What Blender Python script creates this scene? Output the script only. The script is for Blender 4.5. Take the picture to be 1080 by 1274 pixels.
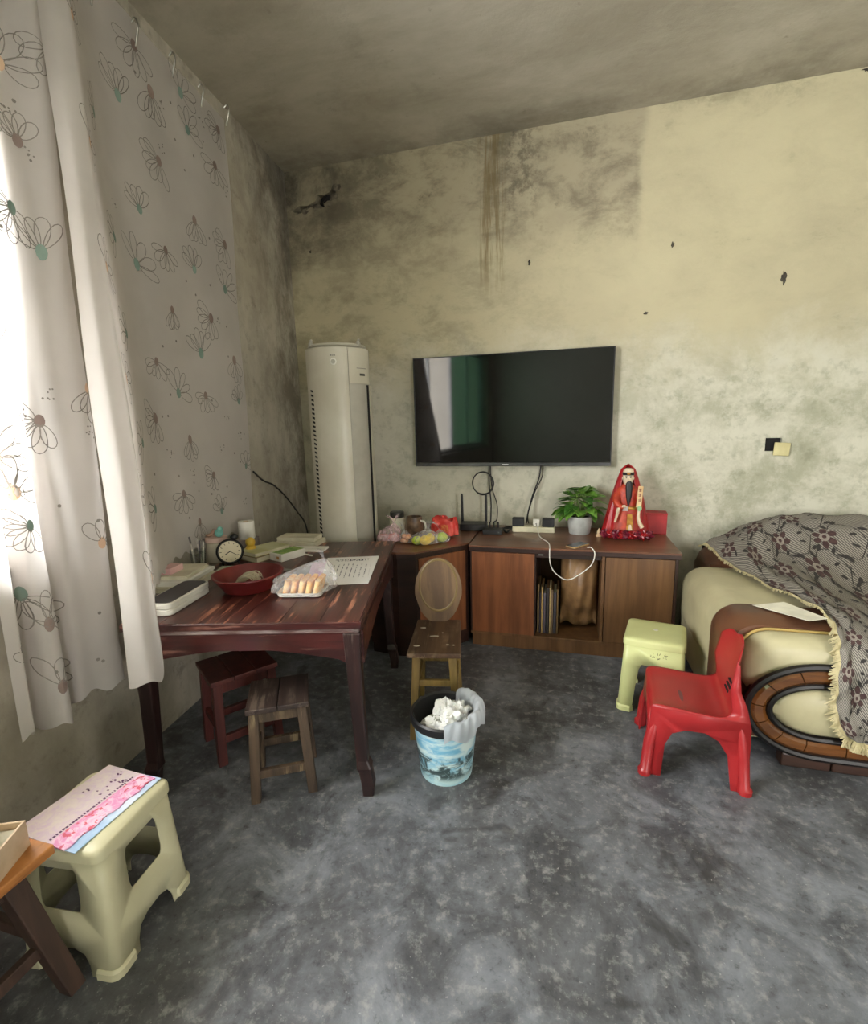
import bpy, bmesh, math, random
from mathutils import Vector, Matrix, geometry
random.seed(7)
C = bpy.context.scene.collection
PI = math.pi
for o in list(bpy.data.objects): bpy.data.objects.remove(o)

# ------------------------------------------------------------------ camera
F_PX, W_PX = 600.0, 1080.0
CAM_R = ((0.965, 0.023, -0.261), (0.261, -0.180, 0.949), (-0.025, -0.983, -0.180))   # photo axes (right, down, forward) to room axes
cam_d = bpy.data.cameras.new('camera'); cam = bpy.data.objects.new('camera', cam_d); C.objects.link(cam)
cam_d.sensor_fit = 'HORIZONTAL'; cam_d.sensor_width = 36; cam_d.lens = F_PX / W_PX * 36
cam_d.clip_start = 0.02
Rm = Matrix(CAM_R)
cr, cdn, cf = Rm.col[0].copy(), Rm.col[1].copy(), Rm.col[2].copy()
cr.normalize(); cf = (cf - cr * cf.dot(cr)).normalized(); up = cr.cross(cf)
mw = Matrix((cr, up, -cf)).transposed().to_4x4(); mw.translation = (0, 0, 1.5)
cam.matrix_world = mw
bpy.context.scene.camera = cam

# ------------------------------------------------------------------ world, daylight, exposure
SKY = 7.0
wd = bpy.data.worlds.new('world'); bpy.context.scene.world = wd; wd.use_nodes = True
bg = wd.node_tree.nodes['Background']; bg.inputs[0].default_value = (1.0, 0.972, 0.97, 1); bg.inputs[1].default_value = SKY
vs = bpy.context.scene.view_settings
bpy.context.scene.display_settings.display_device = 'sRGB'
vs.view_transform = 'Standard'; vs.look = 'None'; vs.gamma = 1.0; vs.use_curve_mapping = False
vs.exposure = 2.1
cyc = bpy.context.scene.cycles
cyc.max_bounces = 10; cyc.diffuse_bounces = 6; cyc.transparent_max_bounces = 16; cyc.use_denoising = True
cyc.sample_clamp_indirect = 6

def WX(y, off=0.0):                       # x of the left wall's inner face
    return -2.15 - 0.11 * (y - 3.7) + off
WIN = (-2.3, 1.28, 1.05, 2.78)            # left window: y0, y1, z0, z1
ADDED_DOOR = (2.1, 2.75, 0.0, 2.1)            # unseen rear doorway, added to let in more light: x0, x1, z0, z1
YB, YR, XR, ZC = 3.7, -2.7, 3.3, 3.435    # back wall, rear wall, right wall, ceiling
def portal(name, loc, rot, sx, sy):
    l = bpy.data.lights.new(name, 'AREA'); l.shape = 'RECTANGLE'; l.size = sx; l.size_y = sy; l.cycles.is_portal = True
    o = bpy.data.objects.new(name, l); C.objects.link(o); o.location = loc; o.rotation_euler = rot
ym = (WIN[0] + WIN[1]) / 2
portal('window_daylight', (WX(ym) - 0.26, ym, (WIN[2] + WIN[3]) / 2), (0, -PI / 2, math.atan(0.11)), WIN[3] - WIN[2], WIN[1] - WIN[0])
portal('added_door_daylight', ((ADDED_DOOR[0] + ADDED_DOOR[1]) / 2, YR - 0.26, 1.12), (PI / 2, 0, 0), ADDED_DOOR[1] - ADDED_DOOR[0], 2.25)  # sky light through the added rear opening

# ------------------------------------------------------------------ materials
def lin(c):
    return tuple(((v / 255) / 12.92 if v / 255 <= 0.04045 else ((v / 255 + 0.055) / 1.055) ** 2.4) for v in c) + (1,)
class NT:
    def __init__(s, name):
        s.m = bpy.data.materials.new(name); s.m.use_nodes = True; s.t = s.m.node_tree; s.n = s.t.nodes
        s.b = s.n['Principled BSDF']; s.out = s.n['Material Output']
    def link(s, a, b): s.t.links.new(a, b)
    def val(s, sock, v):
        if isinstance(v, bpy.types.NodeSocket): s.link(v, sock)
        else: sock.default_value = v
    def pos(s, stretch=(1, 1, 1), kind='Object', loc=(0, 0, 0), rot=(0, 0, 0)):
        tc = s.n.new('ShaderNodeTexCoord'); mp = s.n.new('ShaderNodeMapping'); s.link(tc.outputs[kind], mp.inputs[0])
        mp.inputs['Scale'].default_value = stretch; mp.inputs['Location'].default_value = loc; mp.inputs['Rotation'].default_value = rot
        return mp.outputs[0]
    def noise(s, vec, scale, detail=4, rough=0.55, dist=0.0):
        q = s.n.new('ShaderNodeTexNoise'); s.link(vec, q.inputs['Vector']); q.inputs['Scale'].default_value = scale
        q.inputs['Detail'].default_value = detail; q.inputs['Roughness'].default_value = rough; q.inputs['Distortion'].default_value = dist
        return q.outputs['Fac']
    def vor(s, vec, scale, feat='F1'):
        q = s.n.new('ShaderNodeTexVoronoi'); q.feature = feat; s.link(vec, q.inputs['Vector']); q.inputs['Scale'].default_value = scale
        return q.outputs['Distance']
    def wave(s, vec, scale, dist=0.0, dirn='X', prof='SIN', detail=2):
        q = s.n.new('ShaderNodeTexWave'); s.link(vec, q.inputs['Vector']); q.inputs['Scale'].default_value = scale
        q.bands_direction = dirn; q.wave_profile = prof; q.inputs['Distortion'].default_value = dist; q.inputs['Detail'].default_value = detail
        return q.outputs['Fac']
    def math(s, op, a, b=0.0, c=None, clamp=False):
        q = s.n.new('ShaderNodeMath'); q.operation = op; q.use_clamp = clamp; s.val(q.inputs[0], a); s.val(q.inputs[1], b)
        if c is not None: s.val(q.inputs[2], c)
        return q.outputs[0]
    def step(s, v, lo, hi, a=0.0, b=1.0):
        q = s.n.new('ShaderNodeMapRange'); q.interpolation_type = 'SMOOTHSTEP'; s.val(q.inputs[0], v)
        q.inputs[1].default_value = lo; q.inputs[2].default_value = hi; q.inputs[3].default_value = a; q.inputs[4].default_value = b
        return q.outputs[0]
    def mix(s, f, a, b):
        q = s.n.new('ShaderNodeMix'); q.data_type = 'RGBA'; s.val(q.inputs[0], f); s.val(q.inputs[6], a); s.val(q.inputs[7], b)
        return q.outputs[2]
    def sep(s, vec):
        q = s.n.new('ShaderNodeSeparateXYZ'); s.link(vec, q.inputs[0]); return q.outputs
    def bump(s, h, strength=0.3, dist=0.01):
        q = s.n.new('ShaderNodeBump'); q.inputs['Strength'].default_value = strength; q.inputs['Distance'].default_value = dist
        s.link(h, q.inputs['Height']); s.link(q.outputs[0], s.b.inputs['Normal'])
    def done(s, col, rough=0.6, metal=0.0, spec=0.5, coat=0.0):
        s.val(s.b.inputs['Base Color'], col); s.val(s.b.inputs['Roughness'], rough); s.b.inputs['Metallic'].default_value = metal
        s.b.inputs['Specular IOR Level'].default_value = spec; s.b.inputs['Coat Weight'].default_value = coat
        return s.m
def mat(name, c1, c2=None, rough=0.55, scale=6, stretch=(1, 1, 1), detail=5, lo=0.35, hi=0.65, bump=0.0, metal=0.0, spec=0.5, coat=0.0):
    s = NT(name); a = lin(c1); v = s.pos(stretch)
    if c2 is None: c2 = tuple(x * 0.88 for x in c1)
    nz = s.noise(v, scale, detail); col = s.mix(s.step(nz, lo, hi), a, lin(c2))
    if bump: s.bump(nz, bump, 0.004)
    return s.done(col, rough, metal, spec, coat)
def film(name, c, alpha=0.35, rough=0.2):             # thin plastic film
    s = NT(name); v = s.pos(); nz = s.noise(v, 28, 4)
    tr = s.n.new('ShaderNodeBsdfTransparent'); mx = s.n.new('ShaderNodeMixShader')
    lw = s.n.new('ShaderNodeLayerWeight'); lw.inputs[0].default_value = 0.35
    f = s.math('ADD', s.math('MULTIPLY', lw.outputs['Facing'], 0.42), s.math('MULTIPLY', s.step(nz, 0.4, 0.7), alpha), clamp=True)
    f = s.math('ADD', f, alpha * 0.35, clamp=True)
    s.done(lin(c), rough); s.bump(nz, 0.5, 0.01)
    s.link(f, mx.inputs[0]); s.link(tr.outputs[0], mx.inputs[1]); s.link(s.b.outputs[0], mx.inputs[2]); s.link(mx.outputs[0], s.out.inputs[0])
    return s.m
def glassy(name, c, refl=0.12, rough=0.02):
    s = NT(name); tr = s.n.new('ShaderNodeBsdfTransparent'); tr.inputs[0].default_value = c
    gl = s.n.new('ShaderNodeBsdfGlossy'); gl.inputs['Roughness'].default_value = rough
    mx = s.n.new('ShaderNodeMixShader'); mx.inputs[0].default_value = refl
    s.link(tr.outputs[0], mx.inputs[1]); s.link(gl.outputs[0], mx.inputs[2]); s.link(mx.outputs[0], s.out.inputs[0]); return s.m
def cloth(name, c, transl=0.45, c2=None):
    s = NT(name); v = s.pos(); nz = s.noise(v, 3, 3); col = s.mix(s.step(nz, 0.3, 0.7), lin(c), lin(c2 or c))
    d = s.n.new('ShaderNodeBsdfDiffuse'); t = s.n.new('ShaderNodeBsdfTranslucent'); mx = s.n.new('ShaderNodeMixShader'); mx.inputs[0].default_value = transl
    s.link(col, d.inputs[0]); s.link(col, t.inputs[0]); s.link(d.outputs[0], mx.inputs[1]); s.link(t.outputs[0], mx.inputs[2]); s.link(mx.outputs[0], s.out.inputs[0]); return s.m
def wood(name, c1, c2, axis='x', scale=5, rough=0.45, wear=None, bump=0.1, coat=0.0):
    st = {'x': (0.12, 1.6, 1.6), 'y': (1.6, 0.12, 1.6), 'z': (1.6, 1.6, 0.12)}[axis]
    s = NT(name); v = s.pos(st); a = s.noise(v, scale * 3, 6, 0.65, 0.4); b = s.noise(s.pos(), 2.2, 3)
    col = s.mix(s.step(a, 0.35, 0.68), lin(c1), lin(c2)); col = s.mix(s.step(b, 0.3, 0.8, 0, 0.35), col, lin(tuple(x * 0.6 for x in c1)))
    if wear:
        w = s.noise(s.pos((st[0] * 2, st[1] * 2, st[2] * 2)), scale * 2.2, 6, 0.7); w2 = s.noise(s.pos(), 5, 3)
        col = s.mix(s.math('MULTIPLY', s.step(w, 0.5, 0.62), s.step(w2, 0.42, 0.6)), col, lin(wear))
    if bump: s.bump(a, bump, 0.003)
    return s.done(col, rough, coat=coat)

def wall_material(name, side):
    s = NT(name); p = s.pos(); xyz = s.sep(p); x, y, z = xyz[0], xyz[1], xyz[2]
    big = s.noise(p, 0.9, 6, 0.62, 0.2); mid = s.noise(p, 2.4, 9, 0.72, 0.15); fine = s.noise(p, 11, 7, 0.72); tiny = s.noise(p, 45, 3, 0.6)
    trow = s.noise(s.pos((1.0, 1.0, 1.7), rot=(0, 0.75, 0)), 2.8, 9, 0.74, 0.25)       # trowel strokes
    if side == 'back':
        base = s.mix(s.step(big, 0.35, 0.65), lin((196, 187, 155)), lin((185, 176, 147)))
        jag = s.math('MULTIPLY', s.math('SUBTRACT', big, 0.5), 0.5)
        xj = s.math('ADD', x, jag); zj = s.math('ADD', z, s.math('MULTIPLY', s.math('SUBTRACT', mid, 0.5), 1.1))
        low = s.step(zj, 1.55, 2.25, 1, 0)
        base = s.mix(s.math('MULTIPLY', low, 0.85), base, lin((205, 203, 188)))
        g = s.math('MULTIPLY', s.step(mid, 0.40, 0.64), s.math('MULTIPLY', low, s.step(x, -0.6, 1.2, 0.25, 1.0)))
        base = s.mix(s.math('MULTIPLY', g, 0.75), base, lin((150, 150, 126)))
        base = s.mix(s.math('MULTIPLY', s.math('MULTIPLY', s.step(fine, 0.5, 0.66), low), 0.35), base, lin((128, 132, 108)))
        soot = s.math('MULTIPLY', s.step(s.math('SUBTRACT', xj, s.math('MULTIPLY', s.math('SUBTRACT', z, 3.4), 0.6)), -2.1, -1.0, 1, 0), s.step(zj, 2.4, 3.3, 0.25, 1.0))    # corner
        grey = s.math('MULTIPLY', s.step(s.math('ADD', x, s.math('MULTIPLY', s.math('SUBTRACT', mid, 0.5), 0.16)), 0.40, 0.47, 1, 0), s.step(zj, 2.4, 3.05))                                  # unpatched stretch by the ceiling
        mott = s.math('MULTIPLY', s.step(xj, -1.2, 0.6, 1.0, 0.25), s.step(zj, 1.2, 2.0, 0.3, 1.0))
        base = s.mix(s.math('MULTIPLY', grey, 0.55), base, lin((150, 140, 120)))
        base = s.mix(s.math('MULTIPLY', s.math('MULTIPLY', s.step(trow, 0.42, 0.64), s.math('MAXIMUM', grey, s.math('MULTIPLY', mott, 0.62))), 0.7), base, lin((112, 104, 88)))
        base = s.mix(s.math('MULTIPLY', s.math('MULTIPLY', s.step(trow, 0.60, 0.72), 0.35), s.step(zj, 1.5, 2.2, 0.4, 1)), base, lin((128, 124, 100)))
        base = s.mix(s.math('MULTIPLY', soot, 0.45), base, lin((120, 110, 92)))
        base = s.mix(s.math('MULTIPLY', s.math('MULTIPLY', s.step(mid, 0.38, 0.62), soot), 0.85), base, lin((66, 62, 54)))
        edge = s.math('MULTIPLY', s.step(zj, 3.3, 3.6), s.step(trow, 0.45, 0.6))
        base = s.mix(s.math('MULTIPLY', edge, 0.5), base, lin((110, 104, 84)))
        base = s.mix(s.math('MULTIPLY', s.step(fine, 0.60, 0.74), s.math('ADD', 0.08, s.math('MULTIPLY', s.math('MAXIMUM', grey, soot), 0.45))), base, lin((86, 80, 68)))
        dx = s.math('ABSOLUTE', s.math('ADD', s.math('ADD', x, 0.55), s.math('MULTIPLY', s.math('SUBTRACT', s.noise(s.pos((1, 1, 0.4)), 5, 3), 0.5), 0.12)))
        strk = s.noise(s.pos((1, 1, 0.06)), 38, 4, 0.7)
        streak = s.math('MULTIPLY', s.math('MULTIPLY', s.step(dx, 0.05, 0.13, 1, 0), s.step(z, 2.3, 2.7)), s.step(strk, 0.40, 0.60))
        base = s.mix(s.math('MULTIPLY', streak, 0.65), base, lin((112, 94, 58)))
        blk = s.math('MULTIPLY', s.math('MULTIPLY', s.step(s.math('ABSOLUTE', s.math('ADD', x, 0.34)), 0.03, 0.22, 1, 0), s.step(z, 2.8, 3.05)), s.step(fine, 0.45, 0.62))
        base = s.mix(s.math('MULTIPLY', blk, 0.55), base, lin((64, 58, 50)))
    elif side == 'left':
        base = s.mix(s.step(big, 0.35, 0.65), lin((192, 186, 172)), lin((172, 164, 148)))
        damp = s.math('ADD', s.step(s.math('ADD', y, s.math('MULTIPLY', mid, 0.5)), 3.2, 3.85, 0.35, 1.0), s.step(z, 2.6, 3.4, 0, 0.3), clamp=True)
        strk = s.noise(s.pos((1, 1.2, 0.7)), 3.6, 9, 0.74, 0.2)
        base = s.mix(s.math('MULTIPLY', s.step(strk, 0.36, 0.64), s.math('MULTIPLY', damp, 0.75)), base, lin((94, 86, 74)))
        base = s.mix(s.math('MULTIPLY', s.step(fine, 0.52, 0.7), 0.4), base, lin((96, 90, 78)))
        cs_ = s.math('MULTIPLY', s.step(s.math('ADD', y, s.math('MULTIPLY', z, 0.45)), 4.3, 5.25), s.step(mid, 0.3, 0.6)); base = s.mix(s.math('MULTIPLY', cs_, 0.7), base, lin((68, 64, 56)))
    elif side == 'ceiling':
        ps = s.pos((0.5, 1.0, 1), rot=(0, 0, 0.35))
        st = s.noise(ps, 2.0, 8, 0.68, 0.2)
        base = s.mix(s.step(st, 0.3, 0.7), lin((188, 182, 166)), lin((158, 151, 134)))
        base = s.mix(s.math('MULTIPLY', s.step(mid, 0.52, 0.72), 0.35), base, lin((126, 118, 102)))
        base = s.mix(s.math('MULTIPLY', s.step(fine, 0.62, 0.74), 0.4), base, lin((104, 98, 84)))
        ed = s.math('MULTIPLY', s.step(y, 3.2, 3.68), s.step(mid, 0.35, 0.6)); base = s.mix(s.math('MULTIPLY', ed, 0.45), base, lin((110, 104, 88)))  # ceiling darker in blotches towards the back wall
    else:
        base = s.mix(s.step(big, 0.3, 0.7), lin((226, 222, 212)), lin((212, 208, 196)))  # unseen right and rear walls, made near white to brighten the fill
        base = s.mix(s.math('MULTIPLY', s.step(fine, 0.55, 0.7), 0.4), base, lin((110, 104, 88)))
    h = s.math('ADD', s.math('MULTIPLY', mid, 0.6), s.math('MULTIPLY', tiny, 0.12)); s.bump(h, 0.35, 0.02)
    return s.done(base, 0.85, spec=0.25)
def floor_material():
    s = NT('concrete floor'); p = s.pos(); big = s.noise(p, 1.1, 6, 0.62, 0.5); mid = s.noise(p, 3.8, 8, 0.7, 0.7); fine = s.noise(p, 22, 6, 0.7); tiny = s.noise(p, 90, 3)
    base = s.mix(s.step(mid, 0.34, 0.66), lin((76, 78, 83)), lin((128, 132, 139)))
    base = s.mix(s.math('MULTIPLY', s.step(big, 0.40, 0.62), 0.7), base, lin((66, 65, 65)))
    base = s.mix(s.math('MULTIPLY', s.step(fine, 0.50, 0.70), 0.5), base, lin((160, 160, 158)))
    base = s.mix(s.math('MULTIPLY', s.step(fine, 0.46, 0.28), 0.65), base, lin((42, 42, 43)))
    st = s.noise(s.pos((1, 1, 1), loc=(4.3, 1.1, 0)), 2.0, 4, 0.55, 1.4)
    base = s.mix(s.math('MULTIPLY', s.step(st, 0.60, 0.70), 0.6), base, lin((40, 38, 36)))
    base = s.mix(s.math('MULTIPLY', s.step(tiny, 0.66, 0.72), 0.35), base, lin((190, 190, 188)))
    s.bump(s.math('ADD', mid, s.math('MULTIPLY', fine, 0.4)), 0.25, 0.012)
    return s.done(base, s.step(mid, 0.3, 0.7, 0.42, 0.68), spec=0.4)

# ------------------------------------------------------------------ geometry helpers
class G:
    def __init__(s, M=None): s.v = []; s.f = []; s.M = M or Matrix()
    def add(s, vs, fs, M=None):
        k = len(s.v); m = s.M @ M if M else s.M
        s.v += [m @ Vector(p) for p in vs]; s.f += [tuple(i + k for i in f) for f in fs]; return s
    def box(s, x0, x1, y0, y1, z0, z1, M=None):
        return s.add([(x0, y0, z0), (x1, y0, z0), (x1, y1, z0), (x0, y1, z0), (x0, y0, z1), (x1, y0, z1), (x1, y1, z1), (x0, y1, z1)],
                     [(3, 2, 1, 0), (4, 5, 6, 7), (0, 1, 5, 4), (1, 2, 6, 5), (2, 3, 7, 6), (3, 0, 4, 7)], M)
    def hexa(s, bot, top):
        return s.add(list(bot) + list(top), [(3, 2, 1, 0), (4, 5, 6, 7), (0, 1, 5, 4), (1, 2, 6, 5), (2, 3, 7, 6), (3, 0, 4, 7)])
    def loft(s, rings, cap=True, closed=True, M=None):
        n = len(rings[0]); vs = [p for r in rings for p in r]; fs = []
        for i in range(len(rings) - 1):
            for j in range(n if closed else n - 1):
                a, b = i * n + j, i * n + (j + 1) % n
                fs.append((a, b, b + n, a + n))
        if cap: fs += [tuple(range(n - 1, -1, -1)), tuple(range((len(rings) - 1) * n, len(rings) * n))]
        return s.add(vs, fs, M)
    def lathe(s, prof, seg=32, c=(0, 0, 0), cap=True, M=None):
        return s.loft([[(c[0] + r * math.cos(2 * PI * j / seg), c[1] + r * math.sin(2 * PI * j / seg), c[2] + z) for j in range(seg)] for r, z in prof], cap, True, M)
    def tube(s, path, r, seg=8, cap=True, M=None):
        P = [Vector(p) for p in path]; n = len(P); rings = []; prev = None
        for i, p in enumerate(P):
            t = (P[min(i + 1, n - 1)] - P[max(i - 1, 0)]).normalized()
            if prev is None:
                a = Vector((0, 0, 1)) if abs(t.z) < 0.9 else Vector((1, 0, 0)); u = t.cross(a).normalized()
            else: u = (prev - t * prev.dot(t)).normalized()
            prev = u; w = t.cross(u); rr = r(i / (n - 1)) if callable(r) else r
            rings.append([p + (u * math.cos(2 * PI * j / seg) + w * math.sin(2 * PI * j / seg)) * rr for j in range(seg)])
        return s.loft(rings, cap, True, M)
    def prism(s, poly, z0, z1, M=None):
        n = len(poly); tri = geometry.tessellate_polygon([[Vector((a, b, 0)) for a, b in poly]])
        vs = [(a, b, z0) for a, b in poly] + [(a, b, z1) for a, b in poly]
        fs = [tuple(t) for t in tri] + [tuple(i + n for i in reversed(t)) for t in tri] + [(i, (i + 1) % n, (i + 1) % n + n, i + n) for i in range(n)]
        return s.add(vs, fs, M)
    def grid(s, nu, nv, fn, M=None, closed=False):
        vs = [fn(i / nu, j / nv) for i in range(nu + 1) for j in range(nv + 1)]
        fs = [(i * (nv + 1) + j, (i + 1) * (nv + 1) + j, (i + 1) * (nv + 1) + j + 1, i * (nv + 1) + j + 1) for i in range(nu) for j in range(nv)]
        return s.add(vs, fs, M)
    def ball(s, c, r, sx=1, sy=1, sz=1, seg=14, M=None, wob=0.0):
        n = seg // 2; rings = []
        for i in range(n + 1):
            a = -PI / 2 + PI * i / n; rr = max(math.cos(a), 0.02)
            rings.append([(c[0] + r * sx * rr * math.cos(2 * PI * j / seg) * (1 + random.uniform(-wob, wob)), c[1] + r * sy * rr * math.sin(2 * PI * j / seg) * (1 + random.uniform(-wob, wob)), c[2] + r * sz * math.sin(a)) for j in range(seg)])
        return s.loft(rings, True, True, M)
def build(name, g, m, parent=None, smooth=False, bevel=0.0, loc=None, rotz=0.0, solid=0.0, sub=0, world=False, off=0.0, weld=False):
    vs = [Vector(v) for v in g.v]
    if world:
        if parent is not None:
            inv = parent_matrix(parent).inverted(); vs = [inv @ v for v in vs]
        elif loc is not None: vs = [v - Vector(loc) for v in vs]
    me = bpy.data.meshes.new(name); me.from_pydata([tuple(v) for v in vs], [], g.f); me.update()
    bm = bmesh.new(); bm.from_mesh(me)
    if weld: bmesh.ops.remove_doubles(bm, verts=bm.verts, dist=.0004)
    bmesh.ops.recalc_face_normals(bm, faces=bm.faces); bm.to_mesh(me); bm.free()
    if smooth:
        for p in me.polygons: p.use_smooth = True
        if smooth != 'all': me.set_sharp_from_angle(angle=math.radians(smooth if smooth is not True else 40))
    me.materials.append(m)
    o = bpy.data.objects.new(name, me); C.objects.link(o)
    if parent is not None: o.parent = parent
    if loc is not None: o.location = loc
    o.rotation_euler.z = rotz
    if solid: q = o.modifiers.new('solid', 'SOLIDIFY'); q.thickness = solid; q.offset = off
    if bevel: q = o.modifiers.new('bevel', 'BEVEL'); q.width = bevel; q.segments = 2; q.limit_method = 'ANGLE'; q.angle_limit = 0.6
    if sub: q = o.modifiers.new('sub', 'SUBSURF'); q.levels = sub; q.render_levels = sub
    return o
def parent_matrix(o):
    m = Matrix.Translation(o.location) @ Matrix.Rotation(o.rotation_euler.z, 4, 'Z')
    return parent_matrix(o.parent) @ m if o.parent else m
def tag(o, label, cat, group=None):
    o['label'] = label; o['category'] = cat
    if group: o['group'] = group
    return o
def thing(name, label, cat, loc=(0, 0, 0), rotz=0.0, group=None):
    o = bpy.data.objects.new(name, None); C.objects.link(o); o.empty_display_size = 0.1
    o.location = loc; o.rotation_euler.z = rotz; return tag(o, label, cat, group)
def struct(o): o['kind'] = 'structure'; return o
def T(x=0, y=0, z=0): return Matrix.Translation((x, y, z))
def Rz(a): return Matrix.Rotation(a, 4, 'Z')
def Rx(a): return Matrix.Rotation(a, 4, 'X')
def Ry(a): return Matrix.Rotation(a, 4, 'Y')
def rrect(w, h, r, n=5, cx=0, cy=0):          # rounded rectangle outline
    out = []
    for sx, sy, a0 in ((1, 1, 0), (-1, 1, PI / 2), (-1, -1, PI), (1, -1, 1.5 * PI)):
        for k in range(n + 1):
            a = a0 + PI / 2 * k / n; out.append((cx + sx * (w / 2 - r) + r * math.cos(a), cy + sy * (h / 2 - r) + r * math.sin(a)))
    return out
def spline(pts, n):                            # Catmull-Rom through points, n samples per span
    P = [Vector(p) for p in pts]; out = []
    for i in range(len(P) - 1):
        a, b, c, d = P[max(i - 1, 0)], P[i], P[i + 1], P[min(i + 2, len(P) - 1)]
        for k in range(n):
            t = k / n; out.append(0.5 * ((2 * b) + (c - a) * t + (2 * a - 5 * b + 4 * c - d) * t * t + (3 * b - a - 3 * c + d) * t ** 3))
    out.append(P[-1]); return out
def ribbon2d(path, w, closed=False):           # strip of quads along a flat path
    n = len(path); L, R_ = [], []
    for i in range(n):
        a = path[(i - 1) % n] if (closed or i) else path[0]; b = path[(i + 1) % n] if (closed or i < n - 1) else path[-1]
        dx, dy = b[0] - a[0], b[1] - a[1]; l = math.hypot(dx, dy) or 1; nx, ny = -dy / l * w / 2, dx / l * w / 2
        L.append((path[i][0] + nx, path[i][1] + ny)); R_.append((path[i][0] - nx, path[i][1] - ny))
    m = n if closed else n - 1
    return L + R_, [(i, (i + 1) % n, (i + 1) % n + n, i + n) for i in range(m)]
def flat(g, vs2, fs, fn): g.add([fn(a, b) for a, b in vs2], fs)

# ------------------------------------------------------------------ common materials
M_dark = mat('black plastic', (24, 24, 26), (34, 34, 36), 0.4)
M_cable = mat('black cable', (26, 26, 28), None, 0.5)
M_white = mat('white plastic', (226, 224, 214), (206, 204, 194), 0.4)
M_paper = mat('paper', (232, 230, 222), (216, 214, 206), 0.8)
M_paper2 = mat('cream paper', (214, 208, 186), (192, 186, 164), 0.8, 9)
M_metal = mat('hook metal', (200, 198, 190), (150, 148, 142), 0.3, metal=0.9)
M_film = film('clear plastic film', (236, 236, 240), 0.16)

# ================================================================== SETTING
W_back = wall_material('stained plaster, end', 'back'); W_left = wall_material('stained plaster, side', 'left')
W_ceil = wall_material('blotched plaster ceiling', 'ceiling'); W_other = wall_material('plaster', 'other')
XL0, XL1 = WX(YR), WX(YB)
struct(build('floor', G().box(-3.2, XR + .24, YR - .24, YB + .24, -0.12, 0), floor_material()))
struct(build('ceiling', G().box(-3.2, XR + .24, YR - .24, YB + .24, ZC, ZC + 0.12), W_ceil))
# back wall with a broken-out hole near the corner and an open socket recess
g = G()
hole = [(-2.10, 3.155), (-2.06, 3.13), (-2.0, 3.14), (-1.95, 3.165), (-1.90, 3.16), (-1.85, 3.14), (-1.79, 3.17), (-1.735, 3.21), (-1.72, 3.27), (-1.745, 3.31), (-1.77, 3.25), (-1.83, 3.235), (-1.88, 3.245), (-1.90, 3.20), (-1.98, 3.18), (-2.05, 3.185)]
sock = [(1.278, 1.265), (1.372, 1.265), (1.372, 1.352), (1.278, 1.352)]
outer = [(XL1 - .24, 0), (XR + .24, 0), (XR + .24, ZC), (XL1 - .24, ZC)]
loops = [outer, list(reversed(hole)), list(reversed(sock))]
pts = [p for l in loops for p in l]
tri = geometry.tessellate_polygon([[Vector((a, b, 0)) for a, b in l] for l in loops])
g.add([(a, YB, b) for a, b in pts], [tuple(t) for t in tri])
for l, dep in ((hole, 0.13), (sock, 0.05)):
    n = len(l); g.add([(a, YB, b) for a, b in l] + [(a, YB + dep, b) for a, b in l], [(i, (i + 1) % n, (i + 1) % n + n, i + n) for i in range(n)])
    g.add([(a, YB + dep, b) for a, b in l], [tuple(range(n))])
g.add([(a, YB + .24, b) for a, b in outer], [(0, 1, 2, 3)])
wall_back = struct(build('wall_back', g, W_back))
# left wall with its window opening
g = G(); y0, y1, z0, z1 = WIN; th = 0.24
def lw(ya, yb, za, zb): g.hexa([(WX(ya) - th, ya, za), (WX(ya), ya, za), (WX(yb), yb, za), (WX(yb) - th, yb, za)], [(WX(ya) - th, ya, zb), (WX(ya), ya, zb), (WX(yb), yb, zb), (WX(yb) - th, yb, zb)])
lw(YR - .24, y0, 0, ZC); lw(y1, YB + .0, 0, ZC); lw(y0, y1, 0, z0); lw(y0, y1, z1, ZC)
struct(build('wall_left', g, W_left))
struct(build('wall_right', G().box(XR, XR + .24, YR, YB, 0, ZC), W_other))
g = G(); dx0, dx1, _, dz1 = ADDED_DOOR
g.box(-3.0, dx0, YR - .24, YR, 0, ZC); g.box(dx1, XR, YR - .24, YR, 0, ZC); g.box(dx0, dx1, YR - .24, YR, dz1, ZC)
struct(build('wall_rear', g, W_other))
# rough dark line where the back wall meets the ceiling
# window: aluminium frame, sliding sashes with green glass on one side
M_alu = mat('aluminium', (176, 178, 178), (156, 158, 160), 0.4, metal=0.6)
win = bpy.data.objects.new('window_1', None); C.objects.link(win); struct(win)
win.location = (WX(ym), ym, z0); wa = math.atan(0.11)
win.rotation_euler.z = wa
WLn = (y1 - y0) / math.cos(wa); WH = z1 - z0
g = G(); t = 0.05
for a, b, c, d in ((-WLn / 2, WLn / 2, 0, t), (-WLn / 2, WLn / 2, WH - t, WH), (-WLn / 2, -WLn / 2 + t, 0, WH), (WLn / 2 - t, WLn / 2, 0, WH)): g.box(-0.18, -0.10, a, b, c, d)
build('window_frame', g, M_alu, win)
g_green = glassy('green window glass', (0.30, 0.46, 0.37, 1), 0.10); g_clear = glassy('clear window glass', (0.95, 0.97, 0.97, 1), 0.08)
panes = [(-WLn / 2 + t, -WLn / 4, g_green), (-WLn / 4, 0.0, g_green), (WLn / 4, WLn / 2 - t, g_clear)]
for a, b, mm in panes:
    g = G(); q = 0.035
    for e in ((a, b, t, t + q), (a, b, WH - t - q, WH - t), (a, a + q, t, WH - t), (b - q, b, t, WH - t)): g.box(-0.16, -0.125, *e)
    sash = build('sash', g, M_alu, win); build('pane', G().box(-0.146, -0.140, a + q, b - q, t + q, WH - t - q), mm, sash)
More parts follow.
